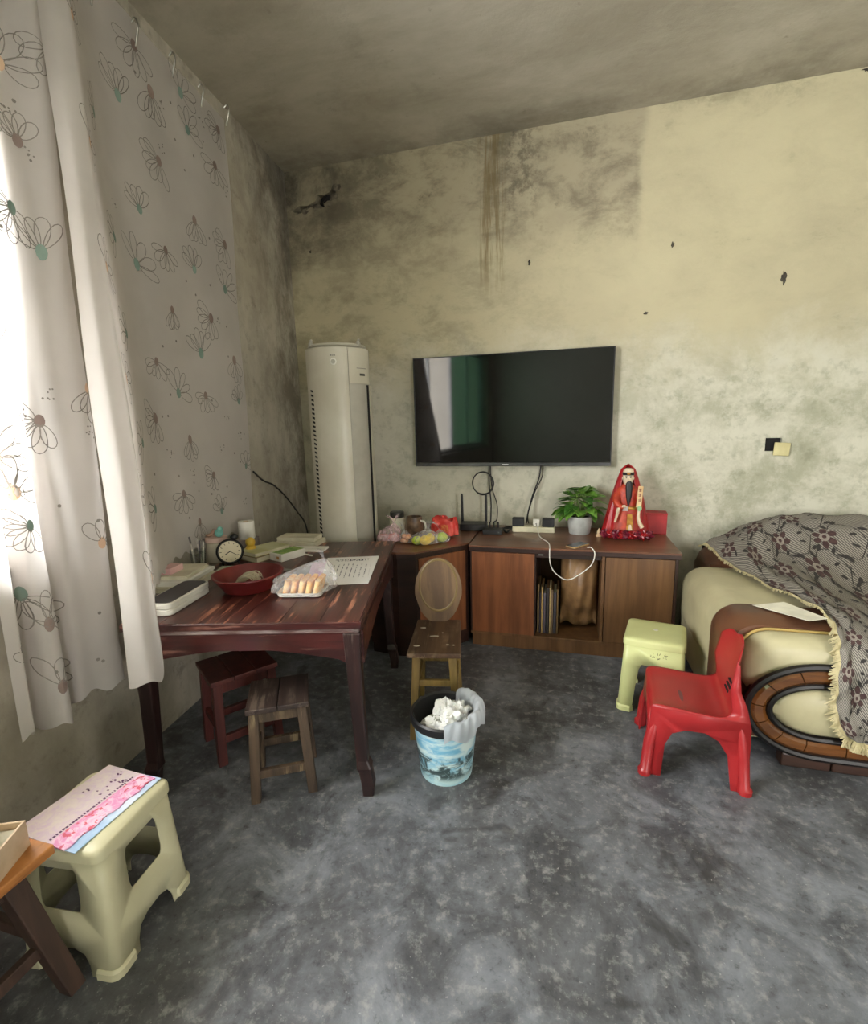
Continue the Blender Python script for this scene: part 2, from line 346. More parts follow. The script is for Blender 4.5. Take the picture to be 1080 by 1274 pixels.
build('window_sill', G().box(-0.22, 0.03, -WLn / 2 - .02, WLn / 2 + .02, -0.04, 0.0), mat('sill cement', (170, 166, 156), None, .8), win, bevel=.006)
# socket plate hanging off its box, wall marks
tag(build('socket_plate', G(T(1.372, YB - .012, 1.278) @ Ry(0.06)).box(-.046, .046, -.006, .006, -.043, .043), mat('old cream plastic', (212, 202, 150), (190, 180, 130), .5), loc=None, bevel=.004), 'cream blank socket plate hanging askew over a hole in the wall', 'socket')
M_mark = mat('dark wall scar', (52, 48, 42), (84, 78, 68), .9, 30)
def scar(px, pz, w, h, lab):
    n = 18; pts = [(px + w * math.cos(2 * PI * k / n) * random.uniform(.45, 1.2), pz + h * math.sin(2 * PI * k / n) * random.uniform(.5, 1.2)) for k in range(n)]
    g = G(); g.loft([[(a, YB + .002, b) for a, b in pts], [(px + (a - px) * .7, YB - .005, pz + (b - pz) * .7) for a, b in pts]]); return build('wall_scar', g, M_mark, wall_back)
scar(1.293, 2.345, .02, .05, 0); scar(-.28, 2.595, .012, .022, 0); scar(.498, 2.197, .018, .014, 0); scar(.638, 2.607, .014, .022, 0); scar(1.62, 3.42, .05, .012, 0)
scar(-1.97, 2.85, .012, .012, 0)
build('recess_shade', G().box(1.279, 1.371, YB + .018, YB + .045, 1.266, 1.351), mat('recess shade colour', (26, 25, 24), None, .9), wall_back)  # dark block inside the recess, its shade put in as colour
# torn plaster lip around the broken hole
g = G()
for k in range(9):
    a = hole[k + 1]; r = random.uniform(.02, .035); g.ball((a[0] + random.uniform(-.01, .01), YB + .004, a[1]), r, 1.3, .2, .8, 8, wob=.25)
build('torn_plaster', g, mat('torn plaster', (120, 112, 96), (70, 64, 54), .9, 22), wall_back)
build('hole_shade', G().ball((-1.80, YB + .03, 3.20), .06, 1.2, .5, .8, 10, wob=.3), mat('hole shade colour', (26, 24, 24), None, .9), wall_back)  # dark lump standing in for the shade inside the broken hole

# ================================================================== CURTAINS
M_cur = cloth('printed curtain cloth', (230, 225, 221), 0.5, (220, 215, 211)); M_ink = mat('dark print ink', (120, 114, 108), (150, 144, 136), .9, 9)
M_ink2 = mat('brown print ink', (150, 132, 124), (132, 114, 108), .9); M_ink3 = mat('teal print ink', (138, 158, 146), (120, 144, 134), .9); M_ink4 = mat('peach print ink', (222, 190, 160), (214, 178, 150), .9)
class Cloth:
    def __init__(s, top, bot, ztop, hem, n=14):
        s.t = spline([(a, b, 0) for a, b in top], n); s.b = spline([(a, b, 0) for a, b in bot], n); s.zt = ztop; s.h = spline([(h, 0, 0) for h in hem], n)
        s.n = len(s.t) - 1; s.len = [0]
        for i in range(s.n):
            m0 = (s.t[i] + s.b[i]) / 2; m1 = (s.t[i + 1] + s.b[i + 1]) / 2; s.len.append(s.len[-1] + (m1 - m0).length)
    def at(s, t, z, off=0.0):               # t = fraction along the cloth
        i = min(int(t * s.n), s.n - 1); f = t * s.n - i
        hz = s.h[i].x * (1 - f) + s.h[i + 1].x * f
        w = (s.zt - z) / (s.zt - hz); w = max(0, min(1.05, w)); w2 = w ** 0.9
        def P(k): return s.t[k] * (1 - w2) + s.b[k] * w2
        p = P(i) * (1 - f) + P(i + 1) * f; d = (P(i + 1) - P(i)); d = d.normalized() if d.length else Vector((1, 0, 0))
        nrm = Vector((d.y, -d.x, 0))       # towards the room
        p = p + nrm * off
        wob = 0.006 * math.sin(z * 5 + t * 9)
        return Vector((WX(p.x) + p.y + wob, p.x, z))
    def s2t(s, L):
        for i in range(s.n):
            if s.len[i + 1] >= L: return (i + (L - s.len[i]) / (s.len[i + 1] - s.len[i] or 1)) / s.n
        return 1.0
    def mesh(s, nz=44, scallop=0.012):
        g = G()
        def fn(u, v):
            i = min(int(u * s.n), s.n - 1); f = u * s.n - i; hz = s.h[i].x * (1 - f) + s.h[i + 1].x * f
            L = s.len[i] * (1 - f) + s.len[i + 1] * f; hz += scallop * math.cos(L * 62)
            return s.at(u, s.zt + (hz - s.zt) * v)
        return g.grid(s.n, nz, fn)
# paths are (y along the wall, distance from the wall), from the far edge to the near edge
curR = Cloth([(2.86, .02), (2.6, .025), (2.35, .02), (2.1, .03), (1.9, .03), (1.80, .05), (1.72, .09), (1.69, .098), (1.66, .10), (1.63, .07), (1.62, .04)],
             [(2.76, .03), (2.55, .035), (2.30, .03), (2.12, .04), (1.96, .05), (1.80, .12), (1.55, .28), (1.405, .405), (1.365, .437), (1.29, .445), (1.262, .37)],
             3.34, [.86, .86, .86, .86, .86, .86, .86, .85, .605, .585, .59])
curL = Cloth([(1.64, .03), (1.59, .07), (1.55, .08), (1.50, .03), (1.44, .02), (1.385, .09), (1.35, .10), (1.33, .03), (1.29, .02), (1.245, .10), (1.215, .10), (1.19, .02), (1.15, .09), (1.10, .04)],
             [(1.47, .06), (1.445, .15), (1.40, .16), (1.34, .12), (1.285, .10), (1.265, .03), (1.235, .02), (1.215, .12), (1.18, .14), (1.155, .10), (1.15, .02), (1.125, .02), (1.105, .09), (1.07, .07)],
             3.34, [.49, .485, .485, .49, .49, .455, .45, .455, .455, .45, .45, .45, .46, .46])
def flower(prints, cl, L, z, R, a0, a1, n, cm, rot=0.0, centre=True):
    ink, fill = prints
    def fn(a, b): return cl.at(cl.s2t(max(0.001, L + a)), z + b, 0.0016)
    for k in range(n):
        th = a0 + (a1 - a0) * k / max(1, n - 1) + random.uniform(-.08, .08); ln = R * random.uniform(.75, 1.1); wd_ = R * random.uniform(.16, .24); path = []
        for j in range(16):
            q = 2 * PI * j / 16; u = R * .16 + ln * .5 * (1 - math.cos(q)); w = wd_ * math.sin(q) * (0.5 + 0.5 * (1 - math.cos(q)) / 2 + .25)
            path.append((u * math.cos(th) - w * math.sin(th), u * math.sin(th) + w * math.cos(th)))
        vs_, fs_ = ribbon2d(path, .0032, True); flat(ink, vs_, fs_, fn)
    if centre:
        m = 12; vs_ = [(0, 0)] + [(R * .17 * math.cos(2 * PI * k / m) * 1.0, R * .24 * math.sin(2 * PI * k / m)) for k in range(m)]
        flat(fill[cm], vs_, [(0, k + 1, (k + 1) % m + 1) for k in range(m)], fn)
def dots(prints, cl, L, z, n, sp):
    def fn(a, b): return cl.at(cl.s2t(max(0.001, L + a)), z + b, 0.0016)
    for k in range(n):
        a, b = random.uniform(-sp, sp), random.uniform(-sp, sp); r = random.uniform(.003, .005) if n > 1 else .007
        flat(prints[0], [(a + r * math.cos(PI / 3 * j), b + r * math.sin(PI / 3 * j)) for j in range(6)], [tuple(range(6))], fn)
def print_on(cl, o, spots, dspots):
    ink = G(); fill = [G(), G(), G()]; pr = (ink, fill)
    for (L, z, R, a0, a1, n, cm) in spots: flower(pr, cl, L, z, R, a0, a1, n, cm)
    for L, z, n, sp in dspots: dots(pr, cl, L, z, n, sp)
    build('flower_outline_print', ink, M_ink, o, world=True)['kind'] = 'stuff'
    for q, (f_, m_) in enumerate(zip(fill, (M_ink2, M_ink3, M_ink4))):
        if f_.v: build('flower_centre_print', f_, m_, o, world=True)['kind'] = 'stuff'
def curtain(name, cl, label):
    o = thing(name, label, 'curtain', (WX(1.5) + .1, 1.5, .5)); c = build('cloth', cl.mesh(), M_cur, o, smooth='all', world=True); return o
cR = curtain('curtain', curR, 'pale daisy print curtain spread flat against the wall with one loose edge fold')
cL = curtain('curtain', curL, 'bunched daisy print curtain hanging in narrow folds over the bright window')
FL = [(2.11, 3.23), (1.98, 2.95), (2.19, 3.1), (2.19, 2.8), (2.45, 3.08), (2.67, 3.01), (2.01, 2.51), (2.42, 2.62), (2.7, 2.59), (1.93, 2.25), (2.15, 2.38), (2.38, 2.36), (2.15, 2.1), (2.5, 2.13), (2.67, 2.33), (1.98, 1.83), (2.38, 1.92), (2.71, 1.92), (1.91, 1.56), (2.13, 1.69), (2.38, 1.69), (2.71, 1.67), (2.18, 1.45), (2.37, 1.24), (2.74, 1.26), (2.05, 1.17), (2.42, 1.02), (2.17, 1.0), (2.74, 3.24), (2.42, 3.24)]
random.seed(11); sp = []
kinds = [(-2.6, -.1, 6), (.5, 2.2, 5), (-2.2, -.9, 5), (-1.9, .6, 7), (1.0, 3.4, 5)]
for k, (y, z) in enumerate(FL):
    a0, a1, n = kinds[k % 5]; L = (2.81 - y) * 0.99
    sp.append((L, z, random.uniform(.085, .125), a0, a1, n, (0, 1, 0, 0, 1)[k % 5]))
for z in (3.0, 2.55, 2.1, 1.7, 1.25, .95): sp.append((curR.len[-1] - random.uniform(.12, .2), z, .1, 1.2, 4.2, 6, 2)); sp.append((1.08 + random.uniform(-.05, .05), z + .2, .09, -1, 1.6, 5, 1))
ds = [(random.uniform(.05, 1.0), random.uniform(1.0, 3.2), random.choice((1, 1, 6)), .025) for k in range(46)]
print_on(curR, cR, sp, ds)
sp = [(random.uniform(.05, curL.len[-1] - .05), .6 + 2.6 * k / 22, random.uniform(.09, .12), *random.choice(kinds), random.choice((1, 2, 2, 0))) for k in range(23)]
print_on(curL, cL, sp, [(random.uniform(.05, curL.len[-1] - .05), random.uniform(.5, 3.2), random.choice((1, 1, 7)), .025) for k in range(30)])
random.seed(5)
for y, z in ((2.10, 3.28), (2.35, 3.31), (2.58, 3.31), (2.83, 3.35), (1.86, 3.27)):
    x = WX(y, .03)
    g = G().tube(spline([(x + .012, y, z + .03), (x + .03, y + .003, z + .045), (x + .04, y + .006, z + .02), (x + .02, y + .008, z - .035), (x + .012, y + .008, z - .06)], 5), .0045, 6)
    build('curtain_hook', g, M_metal, cR, smooth=True, world=True)

# ================================================================== TABLE (turned about 14 degrees)
TA = math.radians(13.9); TW, TL, TH = 0.93, 1.28, 0.768
# local axes: x along the front edge (0 = right corner, negative to the left), y towards the back
M_tab = wood('worn red lacquer top', (52, 27, 25), (88, 42, 35), 'y', 5, .34, wear=(176, 116, 90), bump=.12, coat=.12)
M_tab2 = wood('dark red lacquer', (46, 22, 22), (74, 32, 30), 'x', 4, .28, wear=(120, 84, 74), bump=.1, coat=.4); M_tleg = wood('dark lacquer leg', (34, 22, 22), (56, 34, 32), 'z', 4, .35, wear=(96, 80, 74), bump=.1)
tb = thing('dining_table', 'dark red lacquered wooden table with worn top beside the curtain', 'table', (-.744, 1.593, 0), TA)
nb = 6
for k in range(nb):
    a, b = -TW + TW * k / nb, -TW + TW * (k + 1) / nb
    build('tabletop_plank', G().box(a + .0006, b - .0006, .0, TL, TH - .026, TH - random.uniform(0, .0006)), M_tab, tb, bevel=.0008)
g = G(); r_ = [(-TW, -.004), (0.004, -.004), (.004, TL), (-TW, TL)]
g.box(-TW, .006, -.006, .0, TH - .03, TH - .001); g.box(0, .006, 0, TL, TH - .03, TH - .001)
build('edge_trim', g, M_tab2, tb, bevel=.003)
g = G()                                        # moulding under the top, its highlight line put in as pale colour
g.box(-TW + .01, -.004, .004, .03, TH - .05, TH - .028); g.box(-.03, -.004, .004, TL - .15, TH - .05, TH - .028)
build('moulding', g, mat('moulding painted highlight', (150, 136, 132), (86, 60, 58), .35, 30, stretch=(.2, 1, 1)), tb, bevel=.004)
def arch_apron(L, n=28):                      # apron outline: arched lower edge with shoulder at each leg
    top = [(0, 0), (L, 0)]; low = []
    for k in range(n + 1):
        u = k / n; d = min(u, 1 - u) * L
        low.append((L * (1 - u), -(.072 + .052 * (1 - min(1, d / (L * .38))) ** 1.2 + (.012 if d < .05 else 0))))
    return top + low
g = G(); g.prism(arch_apron(TW - .06), .0, .02, T(-TW + .03, .034, TH - .05) @ Rx(PI / 2)); build('front_apron', g, M_tab2, tb)
g = G(); g.prism(arch_apron(TL - .20), .0, .02, T(-.014, .03, TH - .05) @ Rz(PI / 2) @ Rx(PI / 2)); build('side_apron', g, M_tab2, tb)
g = G(); g.prism(arch_apron(TL - .20), .0, .02, T(-TW + .034, .03, TH - .05) @ Rz(PI / 2) @ Rx(PI / 2)); build('side_apron', g, M_tab2, tb)
g = G(); g.prism(arch_apron(TW - .06), .0, .02, T(-TW + .03, TL - .17, TH - .05) @ Rx(PI / 2)); build('back_apron', g, M_tab2, tb)
for lx, ly in ((-.035, .035), (-TW + .055, .035), (-.035, TL - .19), (-TW + .055, TL - .19)):
    g = G(); sx = 1 if lx > -.3 else -1; rings = []
    for z, w, o in ((0, .022, .030), (.05, .026, .032), (.11, .026, .022), (.13, .03, .018), (.16, .024, .012), (.45, .027, .002), (.62, .031, 0), (TH - .05, .034, 0)):
        rings.append([(lx + sx * o + a * w, ly - o * .3 + b * w, z) for a, b in ((-1, -1), (1, -1), (1, 1), (-1, 1))])
    g.loft(rings); build('leg', g, M_tleg, tb, bevel=.006)

# stools under the table
def stool(name, label, loc, rot, w, d, h, mt, mf, splay=.02, back=False, slats=2):
    t = thing(name, label, 'stool', loc, rot)
    for k in range(slats):
        a = -w / 2 + w * k / slats; build('seat_board', G().box(a + .001, a + w / slats - .001, -d / 2, d / 2, h - .022, h), mt, t, bevel=.003)
    lw_ = .019; P = {}
    for sx in (-1, 1):
        for sy in (-1, 1):
            xt, yt = sx * (w / 2 - .03), sy * (d / 2 - .03); xb, yb = xt + sx * splay, yt + sy * splay
            g = G(); g.hexa([(xb + a * lw_, yb + b * lw_, 0) for a, b in ((-1, -1), (1, -1), (1, 1), (-1, 1))], [(xt + a * lw_ * 1.05, yt + b * lw_ * 1.05, h - .022) for a, b in ((-1, -1), (1, -1), (1, 1), (-1, 1))]); build('leg', g, mf, t, bevel=.003); P[sx, sy] = (xt, yt, xb, yb)
    def rail(k0, k1, z, hh, th_=.011):
        f = 1 - z / (h - .022); p = [(P[k][0] + (P[k][2] - P[k][0]) * f, P[k][1] + (P[k][3] - P[k][1]) * f) for k in (k0, k1)]
        dv = Vector((p[1][0] - p[0][0], p[1][1] - p[0][1], 0)).normalized(); n = Vector((-dv.y, dv.x, 0)) * th_
        b = [Vector((*p[0], z)) - n, Vector((*p[1], z)) - n, Vector((*p[1], z)) + n, Vector((*p[0], z)) + n]
        build('rail', G().hexa(b, [v + Vector((0, 0, hh)) for v in b]), mf, t, bevel=.002)
    q = [(-1, -1), (1, -1), (1, 1), (-1, 1)]
    for k in range(4): rail(q[k], q[(k + 1) % 4], h - .07, .05); rail(q[k], q[(k + 1) % 4], .10 + .05 * (k % 2), .035)
    return t
M_st1 = wood('scuffed dark stool seat', (46, 35, 33), (68, 54, 48), 'y', 5, .5, wear=(104, 90, 80)); M_st1f = wood('scuffed brown stool frame', (62, 49, 39), (92, 74, 57), 'z', 5, .6, wear=(140, 122, 92))
stool('wooden_stool', 'small square stool with scuffed dark two-board seat in front of the table', (-1.145, 1.62, 0), math.radians(29.7), .245, .24, .41, M_st1, M_st1f)
M_st2 = wood('reddish stool wood', (72, 32, 30), (98, 46, 40), 'z', 5, .45)
stool('wooden_stool', 'reddish brown wooden stool pushed under the table near the wall', (-1.49, 1.80, 0), math.radians(54), .30, .27, .41, M_st2, M_st2, .012, slats=3)

# ================================================================== AIR CONDITIONER TOWER (faces the camera, local -y is the front)
M_ac = mat('aged white casing', (204, 200, 184), (190, 184, 166), .35, 2); M_ac2 = mat('grey casing strip', (176, 172, 160), (164, 160, 148), .35); M_gap = mat('dark gap', (22, 21, 20), None, .8)
ac = thing('air_conditioner', 'tall cream floor standing air conditioner column in the room corner', 'air conditioner', (-1.50, 3.10, 0), math.radians(24))
AH = 2.005; R0 = .213
def acp(th, r=R0): return (r * math.cos(th), r * math.sin(th) * .92)
def arc_shell(t0, t1, z0_, z1_, r, n=24, dr=.006):
    g = G(); o_ = [acp(t0 + (t1 - t0) * k / n, r) for k in range(n + 1)]; i_ = [acp(t0 + (t1 - t0) * k / n, r - dr) for k in range(n, -1, -1)]
    return g.prism(o_ + i_, z0_, z1_)
D_ = math.radians
g = G(); g.loft([[(*acp(2 * PI * k / 48, r), z) for k in range(48)] for r, z in ((.19, 0), (.203, .03), (.203, .05), (R0 - .006, .052), (R0 - .006, AH - .012), (R0 - .02, AH))])
build('casing', g, M_ac2, ac, smooth=30)
build('front_panel', arc_shell(D_(-160), D_(-72), .06, AH - .01, R0 + .004), M_ac, ac, smooth=30)
build('centre_panel', arc_shell(D_(-71), D_(-44), .06, 1.76, R0 - .002), M_ac2, ac, smooth=30)
cp = build('control_panel', arc_shell(D_(-71), D_(-22), 1.77, AH - .012, R0 + .006), M_ac, ac, smooth=30)
build('display', arc_shell(D_(-50), D_(-38), 1.82, 1.835, R0 + .0075, 6), mat('small display', (70, 70, 66), None, .3), cp)
build('button_row', arc_shell(D_(-56), D_(-34), 1.865, 1.870, R0 + .0072, 6), mat('faint buttons', (150, 146, 136), None, .5), cp)
build('air_slit', arc_shell(D_(-29), D_(-24), .06, 1.765, R0 + .002, 3), M_gap, ac)
build('side_strip', arc_shell(D_(-23), D_(20), .06, 1.765, R0 + .004), M_ac, ac, smooth=30)
g = G()
for k in range(44):
    z = .50 + k * .0285; g.add([(*acp(D_(-147), R0 + .001), z), (*acp(D_(-139), R0 + .001), z - .008), (*acp(D_(-139), R0 + .001), z + .006), (*acp(D_(-147), R0 + .001), z + .014)], [(0, 1, 2, 3)])
    g.add([(*acp(D_(-147), R0 + .0048), z), (*acp(D_(-139), R0 + .0048), z - .008), (*acp(D_(-139), R0 + .0048), z + .006), (*acp(D_(-147), R0 + .0048), z + .014)], [(0, 1, 2, 3)])
build('vent_slots', g, M_gap, ac)['kind'] = 'stuff'
px_, py_ = acp(D_(-96), R0 + .003); an = math.atan2(py_, px_)
bd = build('badge', G(T(px_, py_, 1.905) @ Rz(an + PI / 2) @ Rx(PI / 2)).lathe([(.021, 0), (.021, .003), (.019, .004)], 24), M_white, ac, smooth=30)
build('badge_centre', G(T(px_, py_, 1.905) @ Rz(an + PI / 2) @ Rx(PI / 2)).lathe([(.014, .0042), (.014, .006)], 24), M_ac2, bd)
build('badge_letters', G(T(px_, py_, 1.943) @ Rz(an + PI / 2) @ Rx(PI / 2)).box(-.016, -.008, -.003, .004, .001, .003).box(-.004, .0, -.003, .003, .001, .003).box(.003, .014, -.003, .003, .001, .003), mat('grey letters', (96, 94, 90), None, .6), ac)
g = G(); g.tube([(*acp(2 * PI * k / 40, R0 - .03), AH + .012) for k in range(41)], .009, 8, cap=False); build('top_ring', g, M_ac, ac, smooth=True)
for th in (-155, -40): x, y = acp(D_(th), R0 - .03); build('ring_clip', G().ball((x, y, AH + .02), .016, 1, 1, 1.4).ball((x + .004, y, AH + .045), .009), M_ac2, ac, smooth=True)
# lead running along the wall behind the table to the tower
y_ = 2.80
tag(build('power_cable', G().tube(spline([(WX(2.80, .03), 2.80, 1.215), (WX(2.92, .03), 2.92, 1.14), (WX(3.06, .03), 3.06, 1.09), (WX(3.2, .06), 3.18, .99), (-1.98, 3.24, .86), (-1.90, 3.22, .74), (-1.86, 3.2, .4)], 8), .006, 6), M_cable, smooth=True), 'thin black lead sagging along the wall beside the air conditioner', 'cable')

# ================================================================== TELEVISION
tvc = (-.413, YB, 1.582); TWd, THt = 1.445, .815
tv = thing('television', 'large flat black television mounted on the stained wall', 'television', (tvc[0], YB - .07, tvc[2] - THt / 2))
M_scr = NT('black glass screen'); M_scr = M_scr.done(lin((7, 7, 8)), .05, spec=.45)
build('back_case', G().box(-TWd / 2 + .02, TWd / 2 - .02, .01, .045, .03, THt - .02), M_dark, tv, bevel=.01)
build('wall_bracket', G().box(-.25, .25, .045, .062, .2, .6), M_dark, tv)
build('screen', G().box(-TWd / 2 + .006, TWd / 2 - .006, -.002, .012, .028, THt - .006), M_scr, tv)
g = G(); b = .007
g.box(-TWd / 2, TWd / 2, -.004, .014, THt - b, THt); g.box(-TWd / 2, -TWd / 2 + b, -.004, .014, 0, THt); g.box(TWd / 2 - b, TWd / 2, -.004, .014, 0, THt)
build('bezel', g, mat('thin dark bezel', (40, 40, 42), None, .3, metal=.5), tv, bevel=.001)
bs = build('lower_bar', G().box(-TWd / 2, TWd / 2, -.007, .016, 0, .026), mat('grey metal bar', (92, 92, 92), (70, 70, 72), .3, metal=.8), tv, bevel=.002)
build('brand_plate', G().box(-.045, .0, -.0085, -.006, .008, .017), mat('pale lettering', (196, 196, 196), None, .4), bs)

# ================================================================== CABINETS
CT = .709
M_cab = wood('brown veneer', (112, 66, 40), (142, 88, 54), 'z', 4, .38, bump=.04); M_cab2 = wood('dull brown veneer', (96, 66, 40), (120, 86, 54), 'z', 4, .42, bump=.04); M_ctop = wood('worn counter veneer', (100, 64, 46), (128, 86, 62), 'x', 4, .3, bump=.05); M_edge = wood('dark cabinet edging', (40, 24, 18), (58, 34, 26), 'x', 4, .4)
cb = thing('television_cabinet', 'long low brown cabinet with one open bay under the television', 'cabinet', (.03, 3.36, 0))
def cbx(name, x0, x1, y0, y1, z0, z1, m, par=cb, bev=.002): return build(name, G().box(x0, x1, y0, y1, z0, z1), m, par, bevel=bev, world=True)
X0, X1, Y0, Y1 = -.60, .665, 3.05, 3.69
cbx('countertop', X0 - .005, X1 + .012, Y0 - .018, Y1, CT - .012, CT, M_ctop); cbx('countertop_edge', X0 - .005, X1 + .012, Y0 - .014, Y1, CT - .04, CT - .012, M_edge)
cbx('plinth', X0 + .01, X1 - .01, Y0 + .012, Y1 - .02, 0, .088, M_cab2); cbx('bottom_panel', X0, X1, Y0, Y1, .088, .104, M_cab2)
cbx('side_panel', X0, X0 + .018, Y0, Y1, .104, CT - .04, M_edge); cbx('side_panel', X1 - .018, X1, Y0, Y1, 0, CT - .04, M_edge)
cbx('divider', -.185, -.168, Y0 + .015, Y1 - .03, .104, CT - .04, M_edge); cbx('divider', .232, .250, Y0 + .002, Y1 - .03, .104, CT - .04, M_cab2); cbx('back_panel', X0 + .018, X1 - .018, Y1 - .03, Y1 - .01, .104, CT - .04, M_cab2)
cbx('sliding_door', X0 + .012, -.178, Y0 - .004, Y0 + .014, .106, CT - .046, M_cab); cbx('sliding_door', .254, X1 - .02, Y0 - .002, Y0 + .016, .106, CT - .046, M_cab2)
cbx('top_rail', -.178, .232, Y0 + .02, Y0 + .04, CT - .075, CT - .04, M_edge)
cbx('catch', -.155, -.125, Y0 + .012, Y0 + .02, CT - .058, CT - .048, M_metal)
# brown sheet hanging inside the bay
g = G().grid(14, 14, lambda u, v: (-.012 + .236 * u, 3.24 - .11 * math.sin(PI * u) * math.sin(PI * min(1, v * 1.1)) + .012 * math.sin(u * 17 + v * 5), .665 - .53 * v + .012 * math.sin(u * 9)))
tag(build('hanging_sheet', g, mat('brown plastic sheet', (150, 116, 78), (116, 88, 60), .4, 9, bump=.3), smooth='all', solid=.002), 'crumpled brown sheet hanging inside the open cabinet bay', 'sheet')
bk = [(156, 126, 84), (60, 52, 60), (176, 144, 90), (90, 80, 90), (52, 46, 44), (186, 160, 110), (120, 96, 70), (66, 62, 70), (110, 84, 44)]
x = -.160
for k, c in enumerate(bk):
    w = random.uniform(.010, .019); h = random.uniform(.27, .34); y = 3.10 + random.uniform(0, .02)
    b_ = thing('book', 'thin worn %s book standing upright in the open cabinet bay' % ('brown', 'slate', 'tan', 'violet grey', 'black', 'straw', 'umber', 'grey', 'ochre')[k], 'book', (x + w / 2, y + .1, .104), 0, 'books in the open cabinet bay')
    build('cover', G().box(-w / 2, -w / 2 + .0015, -.1, .1, 0, h).box(w / 2 - .0015, w / 2, -.1, .1, 0, h).box(-w / 2, w / 2, -.1, -.0985, 0, h), mat('book cover %d' % k, c, None, .6), b_)
    build('pages', G().box(-w / 2 + .0015, w / 2 - .0015, -.0985, .096, .003, h - .004), M_paper2 if k % 2 else M_cab2, b_); x += w + .0012
# corner unit
cc = thing('corner_cabinet', 'angled brown corner cabinet beside the air conditioner', 'cabinet', (-.92, 3.2, 0))
poly = [(-1.235, 2.80), (-1.02, 2.77), (-.90, 2.79), (-.612, 3.10), (-.612, 3.69), (-1.235, 3.69)]
def inset(p, d): cx_ = sum(a for a, b in p) / len(p); cy_ = sum(b for a, b in p) / len(p); return [(cx_ + (a - cx_) * (1 - d), cy_ + (b - cy_) * (1 - d)) for a, b in p]
build('countertop', G().prism(poly, CT - .012, CT), M_ctop, cc, world=True, bevel=.002); build('countertop_edge', G().prism(inset(poly, .008), CT - .042, CT - .012), M_edge, cc, world=True, bevel=.002)
build('body', G().prism(inset(poly, .03), .07, CT - .042), M_edge, cc, world=True); build('plinth', G().prism(inset(poly, .05), 0, .07), M_edge, cc, world=True)
p1, p2 = Vector((-.897, 2.796)), Vector((-.628, 3.088)); dv = (p2 - p1).normalized(); nn = Vector((dv.y, -dv.x)); a_, b_ = p1 + dv * .02 + nn * -.012, p2 - dv * .015 + nn * -.012
build('door', G().prism([tuple(a_), tuple(b_), tuple(b_ + nn * .016), tuple(a_ + nn * .016)], .10, CT - .046), M_cab, cc, world=True, bevel=.002)

# ================================================================== CHAIR WITH OVAL BACK
ch = thing('wooden_chair', 'old brown wooden chair with a solid oval backrest beside the corner cabinet', 'chair', (-.612, 2.21, 0), math.radians(11))
M_ch = wood('old chair wood', (88, 66, 46), (118, 92, 62), 'z', 3, .45); M_chs = wood('dark chair seat', (74, 54, 42), (104, 78, 58), 'y', 4, .4, wear=(130, 108, 86)); M_chl = wood('yellowish chair leg', (104, 84, 44), (138, 114, 62), 'z', 4, .5)
SH = .445
build('seat', G().loft([[(a * w, b, z) for a, b in ((-1, -.20), (1, -.20), (.92, .20), (-.92, .20))] for w, z in ((.122, SH - .024), (.128, SH - .02), (.128, SH - .003), (.122, SH))]), M_chs, ch, bevel=.004)
for sx in (-1, 1):
    for y0_, y1_ in ((-.165, -.195), (.155, .19)):
        g = G(); xt, xb = sx * .085, sx * .108; w = .017
        g.hexa([(xb + a * w, y1_ + b * w, 0) for a, b in ((-1, -1), (1, -1), (1, 1), (-1, 1))], [(xt + a * w * 1.1, y0_ + b * w * 1.1, SH - .024) for a, b in ((-1, -1), (1, -1), (1, 1), (-1, 1))]); build('leg', g, M_chl, ch, bevel=.003)
for y, z in ((-.177, .27), (.168, .22)): build('rail', G().box(-.095, .095, y - .01, y + .01, z, z + .032), M_chl, ch, bevel=.003)
for sx in (-1, 1): build('rail', G().box(sx * .098 - .009, sx * .098 + .009, -.17, .17, .2, .23), M_chl, ch, bevel=.003)
out = [(.128 * math.sin(t) * (1.0 if math.cos(t) > -.3 else .95), .17 - .178 * -math.cos(t)) for t in [PI * 2 * k / 40 for k in range(40)]]
out = [(a, max(b, 0.0)) for a, b in out]
Mb = T(0, .185, SH - .004) @ Rx(PI / 2 - .14)
br = build('backrest', G().prism(out, -.010, .010, Mb), M_ch, ch, bevel=.004)
ring = G(); cxy = (0, .20)
ring.loft([[(math.cos(2 * PI * k / 36) * rx, cxy[1] + math.sin(2 * PI * k / 36) * rx * 1.38, zz) for k in range(36)] for rx, zz in ((.106, .0101), (.101, .013), (.096, .0102))], cap=False, M=Mb)
build('oval_bead', ring, mat('chair bead', (134, 112, 70), None, .4), br, smooth=True)
M_scuff = mat('pale chipped paint', (204, 196, 180), None, .7)
for x, y, w, h in ((-.075, .09, .018, .007), (-.09, -.12, .016, .008), (-.01, -.01, .026, .008), (.06, -.105, .008, .005), (.09, -.11, .006, .006), (.03, .03, .005, .005)):
    build('chipped_patch', G().prism([(x + w * math.cos(PI / 4 * k) * random.uniform(.7, 1.1), y + h * math.sin(PI / 4 * k)) for k in range(8)], SH, SH + .0008), M_scuff, ch)

